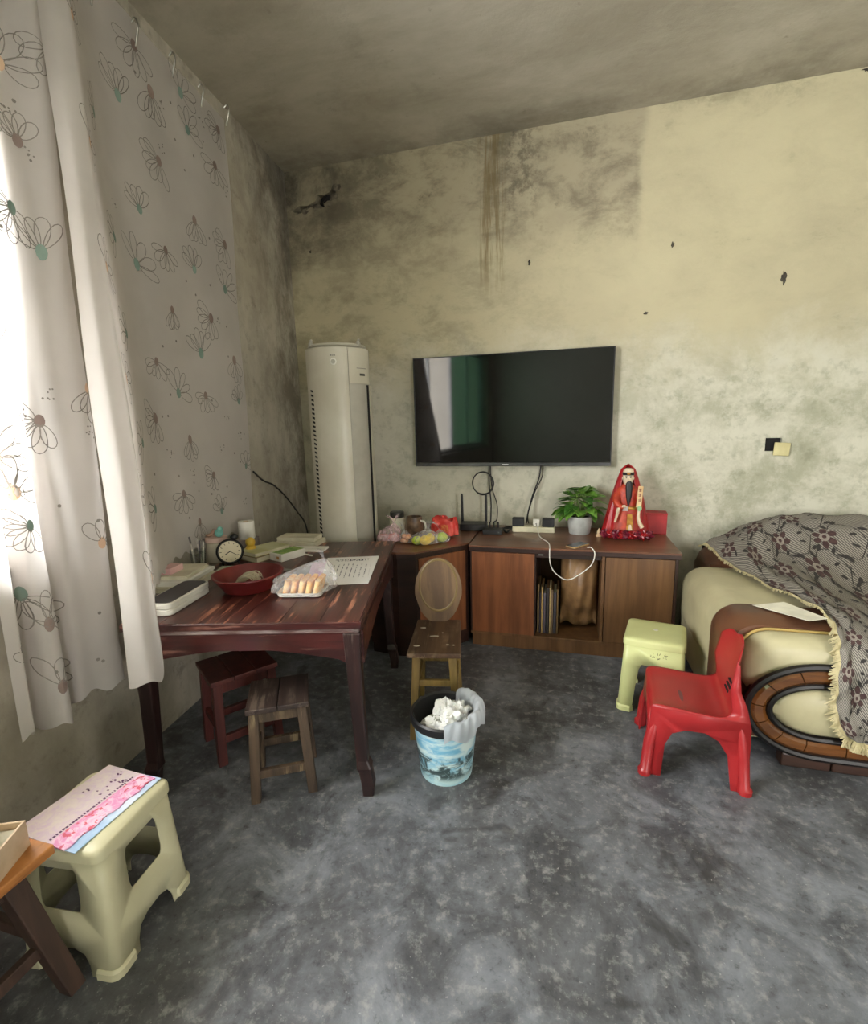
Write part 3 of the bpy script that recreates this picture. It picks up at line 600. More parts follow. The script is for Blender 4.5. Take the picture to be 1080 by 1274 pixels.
# ================================================================== WASTE BIN
bn = thing('waste_bin', 'round waste bin printed with blue sky and dark mountains, full of tissues', 'bin', (-.478, 1.835, 0))
s = NT('landscape print'); p = s.pos(); xyz = s.sep(p); z = xyz[2]; n1 = s.noise(s.pos((1, 1, 3.5), rot=(.35, .2, 0)), 9, 5, .6, .8); n2 = s.noise(s.pos((1, 1, 1.6)), 14, 6, .7, 1.0)
base = s.mix(s.step(n1, .36, .64), lin((112, 176, 206)), lin((206, 224, 224))); base = s.mix(s.step(z, .02, .16, .55, 0), base, lin((180, 214, 216)))
hills = s.math('MULTIPLY', s.step(s.math('ADD', z, s.math('MULTIPLY', s.math('SUBTRACT', n1, .5), .16)), .115, .145, 1, 0), s.step(n2, .40, .56)); hills = s.math('MULTIPLY', hills, s.step(z, .015, .05))
base = s.mix(hills, base, lin((52, 70, 72)))
M_bin = s.done(base, .4)
g = G(); g.lathe([(.112, 0), (.114, .01), (.140, .262), (.136, .262), (.110, .012), (.02, .010)], 48); build('barrel', g, M_bin, bn, smooth=40)
g = G(); g.lathe([(.137, .25), (.150, .248), (.153, .262), (.152, .280), (.145, .287), (.137, .280)], 48, cap=False); build('rim', g, M_dark, bn, smooth=40)
g = G(); g.lathe([(.020, .018), (.100, .018), (.130, .255), (.1365, .281)], 48, cap=False); build('liner', g, mat('black inside', (18, 18, 20), None, .6), bn, smooth=40)
g = G()
bp_ = spline([(.085, .20, 0), (.118, .262, 0), (.130, .312, 0), (.148, .326, 0), (.160, .306, 0), (.165, .280, 0), (.164, .252, 0)], 6)
def bagf(u, v):
    th = math.radians(-78 + 160 * u); i = min(int(v * (len(bp_) - 1)), len(bp_) - 2); f = v * (len(bp_) - 1) - i; p = bp_[i] * (1 - f) + bp_[i + 1] * f
    ed = math.sin(PI * min(1, max(0, u))) ** .5; r = p.x + .007 * abs(math.sin(u * 16 + v * 3)) + .003 * math.sin(u * 71 + v * 6); zz = p.y + .009 * math.sin(u * 23) * v + (.02 * math.sin(u * 17 + 1) * max(0, v - .5)) - .030 * (1 - ed) * min(1, v * 2)
    return (r * math.cos(th), r * math.sin(th), zz)
build('bin_bag', g.grid(90, 24, bagf), cloth('grey white bag', (206, 213, 220), .55, (228, 232, 236)), bn, smooth='all')
M_tis = mat('white tissue', (240, 240, 236), (222, 224, 222), .9, 20)
random.seed(21)
def crumple(c, r, n=9, name='crumpled_tissue', m=None, par=None, sz=.8, lab='white crumpled tissue thrown into the waste bin'):
    g = G(); ph = [random.uniform(0, 6) for _ in range(6)]
    def fn(u, v):
        a = 2 * PI * u; b = PI * (v - .5) * .98
        rr = r * (1 + .28 * math.sin(3 * a + ph[0] + 4 * b) + .22 * math.sin(5 * a + ph[1]) * math.cos(b * 3 + ph[2]) + .12 * math.sin(9 * a + ph[3] + b * 7))
        return (c[0] + rr * math.cos(a) * math.cos(b), c[1] + rr * math.sin(a) * math.cos(b), c[2] + rr * sz * math.sin(b))
    g.grid(26, 14, fn); return build(name, g, m or M_tis, par, smooth=25)
for k, (x, y, z_, r) in enumerate(((-.03, -.045, .205, .042), (.04, -.035, .235, .048), (.0, .03, .235, .048), (.06, .035, .235, .040), (-.06, -.04, .19, .032), (.03, -.075, .215, .032), (.075, -.01, .225, .034))):
    o = crumple((0, 0, 0), r); o.location = (bn.location.x + x, bn.location.y + y, z_ + .03); tag(o, 'white crumpled tissue thrown into the waste bin', 'tissue', 'tissues in the waste bin')
for k in range(2): o = build('bag_filling', G().lathe([(.02, .05), (.105, .05), (.118, .2), (.05, .215)], 20), M_tis, bn, smooth=True) if k == 0 else None

# ================================================================== PLASTIC STOOLS
def holed(outer_, holes, fn, g):
    L = [outer_] + [list(reversed(h)) for h in holes]; tri_ = geometry.tessellate_polygon([[Vector((a, b, 0)) for a, b in l] for l in L])
    g.add([fn(a, b) for l in L for a, b in l], [tuple(t_) for t_ in tri_])
def dense(poly_, n=6):
    out_ = []
    for i in range(len(poly_)):
        a, b = poly_[i], poly_[(i + 1) % len(poly_)]
        for k in range(n): out_.append((a[0] + (b[0] - a[0]) * k / n, a[1] + (b[1] - a[1]) * k / n))
    return out_
def plastic_stool(label, loc, rot, w, h, flare, m, style):
    t_ = thing('plastic_stool', label, 'stool', loc, rot); r = .024; hw = lambda z: w / 2 + flare * (1 - z / h)
    g = G()
    def side(k):
        Mk = Rz(k * PI / 2)
        def fn(a, b):
            z = b * h; return Mk @ Vector((a * (hw(z) - r), -hw(z), z))
        if style == 'beige':
            arch = [(-.56, 0), (-.54, .09), (-.44, .17), (-.2, .205), (.2, .205), (.44, .17), (.54, .09), (.56, 0)]
            hole_ = [(a * 1.0, b) for a, b in rrect(1.06, .33, .09, 4, 0, .66)]
            o_ = [(-1, 0)] + arch + [(1, 0), (1, .94), (-1, .94)]; holed(dense(o_, 3), [hole_], fn, g)
        else:
            arch = [(-.66, 0), (-.60, .35), (-.52, .60), (-.42, .66), (.42, .66), (.52, .60), (.60, .35), (.66, 0)]
            o_ = [(-1, 0)] + arch + [(1, 0), (1, .94), (-1, .94)]; holed(dense(o_, 3), [], fn, g)
    for k in range(4): side(k)
    n = 7
    for sx, sy, a0 in ((1, 1, 0), (-1, 1, PI / 2), (-1, -1, PI), (1, -1, 1.5 * PI)):
        g.grid(n, 3, lambda u, v: (sx * (hw(v * .94 * h) - r) + r * math.cos(a0 + PI / 2 * u), sy * (hw(v * .94 * h) - r) + r * math.sin(a0 + PI / 2 * u), v * .94 * h))
    build('frame', g, m, t_, smooth=35, solid=.004, off=-1, weld=True)
    for sx in (-1, 1):
        for sy in (-1, 1):
            hb = hw(0) - r; g = G(); a0 = {(1, 1): 0, (-1, 1): PI / 2, (-1, -1): PI, (1, -1): 1.5 * PI}[sx, sy]; rings = []
            for z, e in ((0, .006), (.022, .006), (.03, 0)):
                ext = .038
                pts_ = [(sx * hb + (r + e) * math.cos(a0 + PI / 2 * k / 6), sy * hb + (r + e) * math.sin(a0 + PI / 2 * k / 6), z) for k in range(7)]
                last = pts_[-1]; first = pts_[0]
                d1 = Vector((math.cos(a0 + PI), math.sin(a0 + PI), 0)); d0 = Vector((math.cos(a0 - PI / 2), math.sin(a0 - PI / 2), 0))
                pts_ = [tuple(Vector(first) + d0 * ext)] + pts_ + [tuple(Vector(last) + d1 * ext)]
                inn = [tuple(Vector(p_) - Vector((sx, sy, 0)) * .016) for p_ in reversed(pts_)]
                rings.append(pts_ + inn)
            g.loft(rings); build('foot', g, m, t_, smooth=30)
    g = G(); rr = lambda e: rrect(w + 2 * e, w + 2 * e, max(.006, r + e * .5), 7); hz = h
    g.loft([[(a, b, z) for a, b in rr(e)] for e, z in ((.008, h * .90), (.008, h * .955), (.006, h - .010), (0, h - .004), (-.02, h - .0008), (-.06, h))]); top_ = build('seat', g, m, t_, smooth=35)
    return t_, top_
M_beige = mat('beige plastic', (204, 200, 168), (190, 186, 154), .38, 3); M_grn = mat('pale green plastic', (206, 210, 150), (194, 198, 138), .35, 3)
bst, _ = plastic_stool('beige plastic stool with window cut-outs, a pink booklet lying on it', (-1.335, .945, 0), math.radians(6), .272, .40, .020, M_beige, 'beige')
gst, gtop = plastic_stool('pale green plastic stool in front of the cabinet', (.478, 2.60, 0), math.radians(-12), .275, .40, .022, M_grn, 'green')
build('seat_hole', G().lathe([(.013, .4001), (.013, .4008), (.006, .4009)], 6, c=(0, .01, 0)), M_white, gst)
M_ink5 = mat('marker pen ink', (64, 70, 44), None, .8); random.seed(3)
g = G()
for k in range(3):
    cx_ = -.004 + k * .026
    for q in range(5):
        a = (cx_ + random.uniform(-.010, .010), .322 + random.uniform(-.011, .011)); b = (a[0] + random.uniform(-.013, .013), a[1] + random.uniform(-.012, .012))
        vs_, fs_ = ribbon2d([a, b], .0022); g.add([(p_[0], -(.1375 + .022 * (1 - p_[1] / .4)) - .0015, p_[1]) for p_ in vs_], fs_)
build('handwritten_name', g, M_ink5, gst)

# ================================================================== RED CHILD'S CHAIR (local -y is the front)
rc = thing('child_chair', 'red plastic child chair with wavy backrest beside the sofa arm', 'chair', (.57, 2.17, 0), math.radians(-95))
M_red = mat('red plastic', (164, 38, 40), (150, 32, 35), .38, 3)
prof = spline([(-.185, .285), (-.165, .302), (-.10, .300), (.0, .292), (.07, .290), (.108, .308), (.128, .36), (.142, .44), (.153, .52), (.160, .592)], 5)
LN = len(prof) - 1
def shell(u, v):
    i = min(int(v * LN), LN - 1); f = v * LN - i; p = prof[i] * (1 - f) + prof[i + 1] * f
    a = 2 * u - 1; back = max(0, min(1, (v - .58) / .42))
    hwid = .165 + .012 * math.sin(PI * min(1, v * 1.5)) - .012 * max(0, back - .45) / .55
    wav = 0.0
    if back > 0: wav = back ** 2 * (-.022 * abs(a) ** 2 - .018 * max(0, abs(a) - .5) / .5 + .007 * math.cos(a * 9))
    lift = .018 * abs(a) ** 4 * (1 - back); fwd = -.042 * abs(a) ** 2 * min(1, back * 2.2)
    return (a * hwid, p.x + fwd, p.y + wav + lift)
build('seat_shell', G().grid(28, 40, shell), M_red, rc, smooth='all', solid=.005)
for k in range(3): build('back_slot', G(T(.01 * k, .123 + .004 * k, .350 + .022 * k) @ Rx(.2) @ Ry(.0)).box(-.03, .03, -.006, .004, -.0035, .0035), M_gap, rc)
build('scuff_mark', G(T(.03, -.06, .2985)).prism([(.05 * math.cos(PI / 5 * k), .012 * math.sin(PI / 5 * k)) for k in range(10)], 0, .0012), mat('grey scuff', (96, 60, 58), (120, 70, 66), .8), rc)
for sx in (-1, 1):                                                                    # side skirts with an arch between the legs
    top_e = [shell((sx + 1) / 2, v / 40) for v in range(0, 40)]
    xe = {round(p_[1], 4): p_[0] for p_ in top_e}
    o_ = [(-.195, .0), (-.135, 0), (-.125, .15), (-.10, .205), (-.05, .228), (.02, .230), (.07, .205), (.105, .15), (.125, 0), (.185, 0), (.180, .28)] + [(top_e[k][1] + o__, top_e[k][2]) for k, o__ in ((26, .050), (30, .034), (34, .022), (37, .014), (39, .008))]
    def sk(a, b):
        k = min(top_e, key=lambda p_: (p_[1] - a) ** 2 + (p_[2] - b) ** 2); d = math.hypot(k[1] - a, k[2] - b); f = min(1, d / .06)
        return (k[0] * (1 - f) + sx * (.168 + .014 * (1 - b / .45)) * f if b > .1 else sx * (.168 + .014 * (1 - b / .45)), a, b)
    g = G(); holed(dense(o_, 4)[:-4] + [(p_[1], p_[2]) for p_ in reversed(top_e)], [], sk, g); build('side_skirt', g, M_red, rc, smooth=50, solid=.006)
def frs(y, sg, h_):
    def f(a, b): return (a, y + sg * .02 * (1 - b / .3), b)
    o_ = [(-.176, 0), (-.13, 0), (-.115, .16), (-.08, .21), (.0, .225), (.08, .21), (.115, .16), (.13, 0), (.176, 0), (.168, h_), (-.168, h_)]
    g = G(); holed(dense(o_, 4), [], f, g); build('skirt', g, M_red, rc, smooth=30, solid=.006)
frs(-.183, -1, .285); frs(.162, 1, .34)
for sx in (-1, 1):
    for y, z1_ in ((-.188, .285), (.165, .36)):
        g = G(); sg = 1 if y > 0 else -1; rings = []
        for z, r, o_ in ((0, .026, .026), (.02, .027, .026), (.03, .022, .022), (.15, .023, .012), (z1_ - .05, .022, -.008), (z1_, .006, -.016)):
            rings.append([(sx * (.158 + o_) + r * math.cos(2 * PI * k / 14), y + sg * (o_ - .016) + r * math.sin(2 * PI * k / 14), z) for k in range(14)])
        g.loft(rings); build('leg', g, M_red, rc, smooth=40)

# ================================================================== SOFA
so = thing('sofa', 'cream leather sofa with brown trimmed scroll arm against the wall', 'sofa', (1.7, 2.9, 0))
M_cream = mat('cream leather', (192, 184, 148), (176, 168, 134), .42, 4, bump=.15); M_brn = mat('brown leather', (104, 68, 46), (84, 54, 38), .4, 6, bump=.15); M_wd = wood('scroll wood', (98, 58, 26), (128, 80, 38), 'x', 4, .25, coat=.4); M_pipe = mat('black piping', (24, 20, 20), None, .4)
M_dkw = wood('dark plinth wood', (52, 34, 28), (72, 48, 38), 'x', 4, .4)
AX0, AX1, AY0, AY1 = .70, 1.28, 2.22, 3.22
def sect(y, x0, x1, z0_, z1_, r, n=8):
    return [(cx, y, cz) for cx, cz in rrect(x1 - x0, z1_ - z0_, r, n, (x0 + x1) / 2, (z0_ + z1_) / 2)]
def cushion(name, ys, m, par=so, **k):
    g = G(); g.loft([sect(y, x0, x1, a, b, r) for y, x0, x1, a, b, r in ys]); return build(name, g, m, par, smooth=50, world=True, **k)
cushion('arm_cushion', [(3.24, .80, 1.2, .30, .52, .10), (3.20, .73, 1.26, .24, .585, .12), (3.12, .705, 1.28, .22, .61, .12), (2.9, .70, 1.28, .22, .62, .12), (2.6, .70, 1.28, .22, .615, .12), (2.46, .705, 1.28, .22, .61, .12)], M_cream)
cushion('arm_side', [(3.22, .73, 1.26, .05, .33, .05), (3.15, .712, 1.27, .05, .36, .07), (2.5, .712, 1.27, .05, .36, .07), (2.30, .725, 1.27, .05, .33, .07)], M_cream)
cushion('leather_band', [(2.50, .712, 1.28, .06, .610, .115), (2.48, .700, 1.29, .06, .622, .12), (2.36, .705, 1.29, .06, .618, .12), (2.29, .73, 1.28, .06, .595, .11)], M_brn)
cushion('front_pad', [(2.30, .765, 1.28, .28, .578, .115), (2.25, .768, 1.28, .28, .578, .115), (2.205, .79, 1.27, .30, .565, .11), (2.19, .84, 1.24, .36, .53, .07)], M_cream)
g = G(); g.tube([p_ for p_ in sect(2.278, .757, 1.285, .28, .587, .118)[2:17]] + [(.757, 2.278, .3)], .006, 6); build('stitch_piping', g, mat('tan piping', (176, 150, 86), None, .5), so, smooth=True, world=True)
# scroll front: U shaped wooden band in segments with black piping, cream pad inside
def upath(ro, n=40):
    cx, cz = 1.06, .275; A, B = .285 - ro, .205 - ro; out_ = []
    for x in (1.7, 1.5, 1.3, 1.15): out_.append((x, cz + B))
    for k in range(n + 1): a = PI / 2 + PI * k / n; out_.append((cx + A * math.cos(a), cz + B * math.sin(a)))
    for x in (1.15, 1.3, 1.5, 1.7): out_.append((x, cz - B))
    return out_
po, pi_ = upath(0), upath(.085); YS = 2.178
base_ = G().prism([(a, b) for a, b in upath(.01)], -.05, 0, T(0, YS + .05 - .0, 0) @ Rx(PI / 2)); 
build('scroll_board', G().prism(upath(.004), -.04, .0, T(0, YS + .006, 0) @ Rx(PI / 2)), M_dkw, so, world=True)
cuts = [0, 3, 9, 16, 23, 29, 35, 41, 45, 47, len(po) - 1]
for a, b in zip(cuts[:-1], cuts[1:]):
    g = G(); rings = []
    for i in range(a, b + 1):
        o_, q_ = Vector(po[i]), Vector(pi_[i]); o2 = o_ + (q_ - o_) * .14; q2 = q_ + (o_ - q_) * .14
        if i == a: sh = (Vector(po[i + 1]) - o_).normalized() * .002
        elif i == b: sh = (Vector(po[i - 1]) - o_).normalized() * .002
        else: sh = Vector((0, 0))
        o2, q2 = o2 + sh, q2 + sh
        m1, m2 = o2.lerp(q2, .25), o2.lerp(q2, .75)
        rings.append([(o2.x, YS + .005, o2.y), (o2.x, YS - .008, o2.y), (m1.x, YS - .020, m1.y), (m2.x, YS - .020, m2.y), (q2.x, YS - .008, q2.y), (q2.x, YS + .005, q2.y)])
    g.loft(rings); build('scroll_segment', g, M_wd, so, smooth=35, world=True)
for pth, r in ((po, .016), (pi_, .014)): build('scroll_piping', G().tube([(a, YS - .008, b) for a, b in pth], r, 8), M_pipe, so, smooth=True, world=True)
g = G(); inn = upath(.10)
g.loft([[(a, YS + .01, b) for a, b in inn], [(a, YS - .004, b) for a, b in inn], [(1.2 + (a - 1.2) * .9, YS - .022, .275 + (b - .275) * .85) for a, b in inn], [(1.25 + (a - 1.25) * .6, YS - .032, .275 + (b - .275) * .5) for a, b in inn]]); build('scroll_pad', g, M_cream, so, smooth=60, world=True)
for k in range(4): x = .93 + k * .19; build('plinth_block', G().box(x + .002, x + .186, 2.185, 2.24, 0.0, .062), M_dkw, so, world=True, bevel=.006)
# the rest of the sofa: seat, back, far arm
cushion('base', [(3.5, 1.25, 2.75, .03, .28, .03), (2.28, 1.25, 2.75, .03, .28, .03)], M_brn)
cushion('seat_cushion', [(3.3, 1.28, 2.72, .28, .43, .05), (3.2, 1.27, 2.73, .27, .45, .07), (2.34, 1.27, 2.73, .27, .45, .07), (2.25, 1.28, 2.72, .28, .43, .05)], M_cream)
g = G(); g.loft([[(x, y, z) for y, z in ((3.24, .05), (3.66, .05), (3.67, .5), (3.64, .72 + e), (3.57, .79 + e), (3.49, .795 + e), (3.40, .75 + e), (3.30, .58))] for x, e in ((.90, -.20), (.96, -.13), (1.05, -.08), (1.2, -.02), (1.5, .02), (2.75, .02))]); build('backrest', g, M_brn, so, smooth=50, world=True)
cushion('arm_cushion', [(3.22, 2.75, 3.2, .05, .58, .12), (2.5, 2.74, 3.22, .05, .62, .12), (2.22, 2.76, 3.18, .05, .58, .12)], M_cream)
# throw over the sofa back and arm
s = NT('woven grey throw'); uv = s.pos(kind='UV'); wv = s.wave(s.pos(kind='UV', rot=(0, 0, .9)), 26, 0, 'X'); wv2 = s.wave(s.pos(kind='UV', rot=(0, 0, .9)), 60, 1.0, 'Y')
M_thr = s.done(s.mix(s.step(s.math('ADD', s.math('MULTIPLY', wv, .7), s.math('MULTIPLY', wv2, .3)), .35, .65), lin((92, 88, 84)), lin((158, 152, 142))), .9, spec=.1)
M_thd = mat('dark woven flower', (62, 42, 42), (78, 56, 54), .9, 60); M_thl = mat('pale woven ring', (150, 140, 130), None, .9, 60); M_vine = mat('dark woven vine', (54, 50, 48), None, .9, 60); M_fr = mat('cream fringe', (200, 188, 148), (178, 166, 126), .9, 20)
th_ = thing('sofa_throw', 'grey throw with dark brown flowers and cream fringe draped over the sofa arm and back', 'throw', (1.4, 2.9, .5))
EDGE = spline([(.99, 3.675, .44), (.93, 3.64, .60), (.925, 3.52, .655), (.93, 3.30, .655), (.95, 3.05, .635), (1.01, 2.75, .632), (1.08, 2.5, .632), (1.11, 2.32, .628), (1.085, 2.21, .60), (1.08, 2.15, .52), (1.07, 2.13, .40), (1.09, 2.13, .28), (1.12, 2.135, .20)], 6)
RIM = spline([(1.9, 3.676, .44), (1.9, 3.675, .66), (1.9, 3.65, .80), (1.9, 3.55, .855), (1.9, 3.38, .80), (1.9, 3.26, .62), (1.9, 3.1, .49), (1.9, 2.8, .465), (1.9, 2.5, .465), (1.85, 2.23, .44), (1.8, 2.17, .33), (1.75, 2.14, .2), (1.7, 2.135, .10)], 6)
MIDA = spline([(1.25, 3.676, .44), (1.2, 3.675, .64), (1.2, 3.64, .76), (1.2, 3.53, .80), (1.2, 3.36, .755), (1.19, 3.1, .66), (1.2, 2.75, .645), (1.21, 2.45, .638), (1.21, 2.28, .62), (1.21, 2.17, .56), (1.21, 2.135, .42), (1.22, 2.13, .28), (1.24, 2.13, .165)], 6)
MIDB = spline([(1.55, 3.676, .44), (1.5, 3.675, .66), (1.5, 3.65, .80), (1.5, 3.55, .855), (1.5, 3.38, .81), (1.5, 3.2, .68), (1.48, 2.9, .58), (1.46, 2.5, .55), (1.45, 2.24, .52), (1.45, 2.17, .42), (1.45, 2.135, .34), (1.46, 2.13, .24), (1.46, 2.13, .13)], 6)
NE = len(EDGE) - 1
def cub(p, i, f): return p[i] * (1 - f) + p[i + 1] * f
def thr(u, v, off=0.0):
    def P(u, v):
        u = max(0, min(1, u)); v = max(0, min(1, v))
        i = min(int(u * NE), NE - 1); f = u * NE - i; a, b, c, d = (cub(q, i, f) for q in (EDGE, MIDA, MIDB, RIM)); w = v * 3
        if w < 1: p = 0.5 * ((2 * a) + (b - a) * w + (2 * a - 5 * a + 4 * b - c) * w * w + (3 * a - a - 3 * b + c) * w ** 3)
        elif w < 2: w -= 1; p = 0.5 * ((2 * b) + (c - a) * w + (2 * a - 5 * b + 4 * c - d) * w * w + (3 * b - a - 3 * c + d) * w ** 3)
        else: w -= 2; p = 0.5 * ((2 * c) + (d - b) * w + (2 * b - 5 * c + 4 * d - d) * w * w + (3 * c - b - 3 * d + d) * w ** 3)
        k = .005 * math.sin(u * 40 + v * 7) + .006 * math.sin(v * 33 - u * 9) + .004 * math.sin(u * 85 + v * 21)
        return p + Vector((0, 0, .010 + k)) if u < .6 else p + Vector((0, -(.012 + 1.6 * k) * min(1, (u - .6) / .08), .010 + k * max(0, 1 - (u - .6) / .08)))
    p = P(u, v)
    if off:
        e = .004; n = (P(u + e, v) - P(u - e, v)).cross(P(u, v + e) - P(u, v - e)).normalized()
        if n.z < 0 and n.y > 0 or n.dot(Vector((0, -1, 1))) < 0: n = -n
        p = p + n * off
    return p
g = G().grid(72, 44, thr); to = build('cloth', g, M_thr, th_, smooth='all', world=True)
uvl = to.data.uv_layers.new(name='UV')
for lp in to.data.loops:
    i = lp.vertex_index; uvl.data[lp.index].uv = (i // 45 / 72 * 2.1, i % 45 / 44 * 1.0)
dk, pl, vn = G(), G(), G(); SU, SV = 2.1, 1.05
def tfn(o): return lambda a, b: thr(a / SU, b / SV, o)
def disc(g, c, rx, ry, rot, o, n=14):
    vs_ = [c] + [(c[0] + rx * math.cos(2 * PI * k / n) * math.cos(rot) - ry * math.sin(2 * PI * k / n) * math.sin(rot), c[1] + rx * math.cos(2 * PI * k / n) * math.sin(rot) + ry * math.sin(2 * PI * k / n) * math.cos(rot)) for k in range(n)]
    flat(g, vs_, [(0, k + 1, (k + 1) % n + 1) for k in range(n)], tfn(o))
random.seed(9)
row = 0; a = .24
while a < 2.02:
    b = .08 + (.125 if row % 2 else 0)
    while b < .72:
        ca, cb_ = a + random.uniform(-.01, .01), b + random.uniform(-.01, .01); ph = random.uniform(0, 1)
        for k in range(6):
            t_ = ph + PI / 3 * k; disc(dk, (ca + .042 * math.cos(t_), cb_ + .042 * math.sin(t_)), .022, .017, t_, .0022)
        disc(pl, (ca, cb_), .026, .026, 0, .003); disc(dk, (ca, cb_), .011, .011, 0, .0038)
        for sg in (1, -1):
            path = spline([(ca + .05 * sg, cb_ + .03, 0), (ca + .10 * sg, cb_ + .06, 0), (ca + .11 * sg, cb_ + .12, 0), (ca + .05 * sg, cb_ + .16, 0), (ca - .02 * sg, cb_ + .19, 0)], 5)
            vs_, fs_ = ribbon2d([(p_.x, p_.y) for p_ in path], .004); flat(vn, vs_, fs_, tfn(.002))
            disc(vn, (ca + .120 * sg, cb_ + .075), .024, .010, .6 * sg, .0021, 8); disc(vn, (ca + .070 * sg, cb_ + .175), .022, .009, 2.2 * sg, .0021, 8); disc(vn, (ca + .075 * sg, cb_ + .02), .020, .009, -.5 * sg, .0021, 8); disc(vn, (ca + .03 * sg, cb_ + .13), .018, .008, 1.2 * sg, .0021, 8)
        b += .25
    a += .175; row += 1
for nm, gg, mm in (('woven_flowers', dk, M_thd), ('woven_rings', pl, M_thl), ('woven_vines', vn, M_vine)): build(nm, gg, mm, th_, world=True)['kind'] = 'stuff'
fr = G(); random.seed(4)
for k in range(300):
    u = .10 + .9 * k / 299; p = thr(u, 0.0); q = thr(u, .02); d = (p - q).normalized()
    L = random.uniform(.025, .042)
    if u < .66: e1 = p + d * L * .7 + Vector((0, random.uniform(-.01, .01), -.005 if u > .3 else .002)); md = p + d * L * .4 + Vector((0, 0, .006))
    else: e1 = p + d * L * .8 + Vector((random.uniform(-.008, .004), -.004, -L * .5)); md = p + d * L * .4 + Vector((0, -.008, -L * .15))
    fr.tube([p, md, e1], lambda t: .0028 * (1 - .3 * t), 4)
for k in range(110):
    v = .36 * k / 109; p = thr(1.0, v); fr.tube([p, p + Vector((random.uniform(-.01, .01), -.006, -.02)), p + Vector((random.uniform(-.012, .012), -.003, -.045))], .0028, 4)
build('fringe', fr, M_fr, th_, world=True)['kind'] = 'stuff'
tag(build('paper_sheet', G().add([(.86, 2.455, .628), (1.02, 2.29, .632), (1.10, 2.32, .637), (1.0, 2.49, .640), (.86, 2.455, .626), (1.02, 2.29, .630), (1.10, 2.32, .635), (1.0, 2.49, .638)], [(0, 1, 2, 3), (7, 6, 5, 4), (0, 4, 5, 1), (1, 5, 6, 2), (2, 6, 7, 3), (3, 7, 4, 0)]), mat('cream sheet', (238, 234, 214), None, .8)), 'blank cream sheet of paper lying on the sofa arm', 'paper')

# ================================================================== BOOKLETS, BENCH AND TISSUE BOX AT THE NEAR LEFT
s = NT('pink booklet cover'); p = s.pos(); xyz = s.sep(p); n = s.noise(p, 26, 5, .7, 1.2); x = xyz[0]
pk = s.mix(s.step(n, .4, .6), lin((226, 150, 196)), lin((238, 206, 226))); pk = s.mix(s.step(s.noise(p, 60, 3), .55, .62), pk, lin((216, 96, 120))); lt = s.mix(s.step(n, .35, .7), lin((222, 210, 208)), lin((212, 190, 212)))
M_bk = s.done(s.mix(s.step(x, .030, .036), lt, pk), .3)
M_pur = mat('purple print', (110, 62, 110), (90, 50, 92), .5)
ba = math.radians(-4)
def sheetbox(name, label, cat, cx, cy, z, w, d, h, rot, m, par=None):
    o = build(name, G().box(-w / 2, w / 2, -d / 2, d / 2, 0, h), m, None, loc=(cx, cy, z), rotz=rot, bevel=.0008); return tag(o, label, cat)
sheetbox('booklet', 'white and blue booklet underneath the pink booklet on the beige stool', 'booklet', -1.335, .945, .4006, .205, .285, .003, ba + .06, mat('blue white cover', (214, 224, 240), (150, 186, 224), .4, 5))
pb = thing('booklet', 'pink patterned booklet with purple lettering on top of the beige stool', 'booklet', (-1.352, .945, .404), ba)
wavy = [(-.105, -.14)] + [(.095 + .004 * math.sin(k * 1.3), -.14 + .28 * k / 20) for k in range(21)] + [(-.105, .14)]
build('cover', G().prism(wavy, 0, .004), M_bk, pb)
g = G()
for k in range(30): a = -.13 + .0085 * k; g.box(.022, .029, a, a + random.uniform(.003, .007), .0041, .0046)
for cx_, cy_, r_ in ((-.012, .048, .016), (-.02, .088, .006), (.005, .095, .006), (.014, .098, .006), (-.03, .12, .007), (-.06, .03, .007)):
    for k in range(5): a = random.uniform(0, 6.3); g.add([(cx_ + math.cos(a) * r_ + u, cy_ + math.sin(a) * r_ + v, .0045) for u, v in ((-.004, -.002), (.004, -.001), (.003, .003), (-.003, .002))], [(0, 1, 2, 3)])
build('lettering', g, M_pur, pb)['kind'] = 'stuff'
M_bn = wood('orange bench wood', (168, 104, 52), (196, 132, 72), 'y', 4, .35, wear=(120, 76, 44)); M_bnl = wood('dark bench leg', (62, 46, 40), (86, 64, 54), 'z', 4, .55)
bnc = thing('wooden_bench', 'low orange brown wooden bench beside the beige stool', 'bench', (-1.43, .45, 0))
BZ = .452
for x0_, x1_ in ((-1.62, -1.442), (-1.439, -1.258)): build('seat_board', G().box(x0_, x1_, .08, .775, BZ - .026, BZ), M_bn, bnc, world=True, bevel=.004)
for sx in (-1, 1):
    for yb, yt in ((.765, .69), (.07, .15)):
        xb, xt, w = -1.44 + sx * .165, -1.44 + sx * .125, .022
        build('leg', G().hexa([(xb + a * w, yb + b * w, 0) for a, b in ((-1, -1), (1, -1), (1, 1), (-1, 1))], [(xt + a * w * 1.15, yt + b * w * 1.15, BZ - .026) for a, b in ((-1, -1), (1, -1), (1, 1), (-1, 1))]), M_bnl, bnc, world=True, bevel=.004)
build('apron', G().box(-1.32, -1.30, .12, .71, BZ - .075, BZ - .027), M_bnl, bnc, world=True, bevel=.002); build('apron', G().box(-1.575, -1.555, .12, .71, BZ - .075, BZ - .027), M_bnl, bnc, world=True, bevel=.002)
for x_ in (-1.295, -1.585): build('stretcher', G().box(x_ - .011, x_ + .011, .08, .745, .16, .195), M_bnl, bnc, world=True, bevel=.003)
build('end_stretcher', G().box(-1.59, -1.29, .715, .737, .20, .235), M_bnl, bnc, world=True, bevel=.003)
tbx = thing('tissue_box', 'pale open cardboard box with white tissues on the wooden bench', 'box', (-1.357, .622, BZ), math.radians(23.6))
M_kr = mat('pale cardboard', (206, 184, 156), (188, 164, 134), .75, 10)
w, d, h, t_ = .18, .22, .073, .006
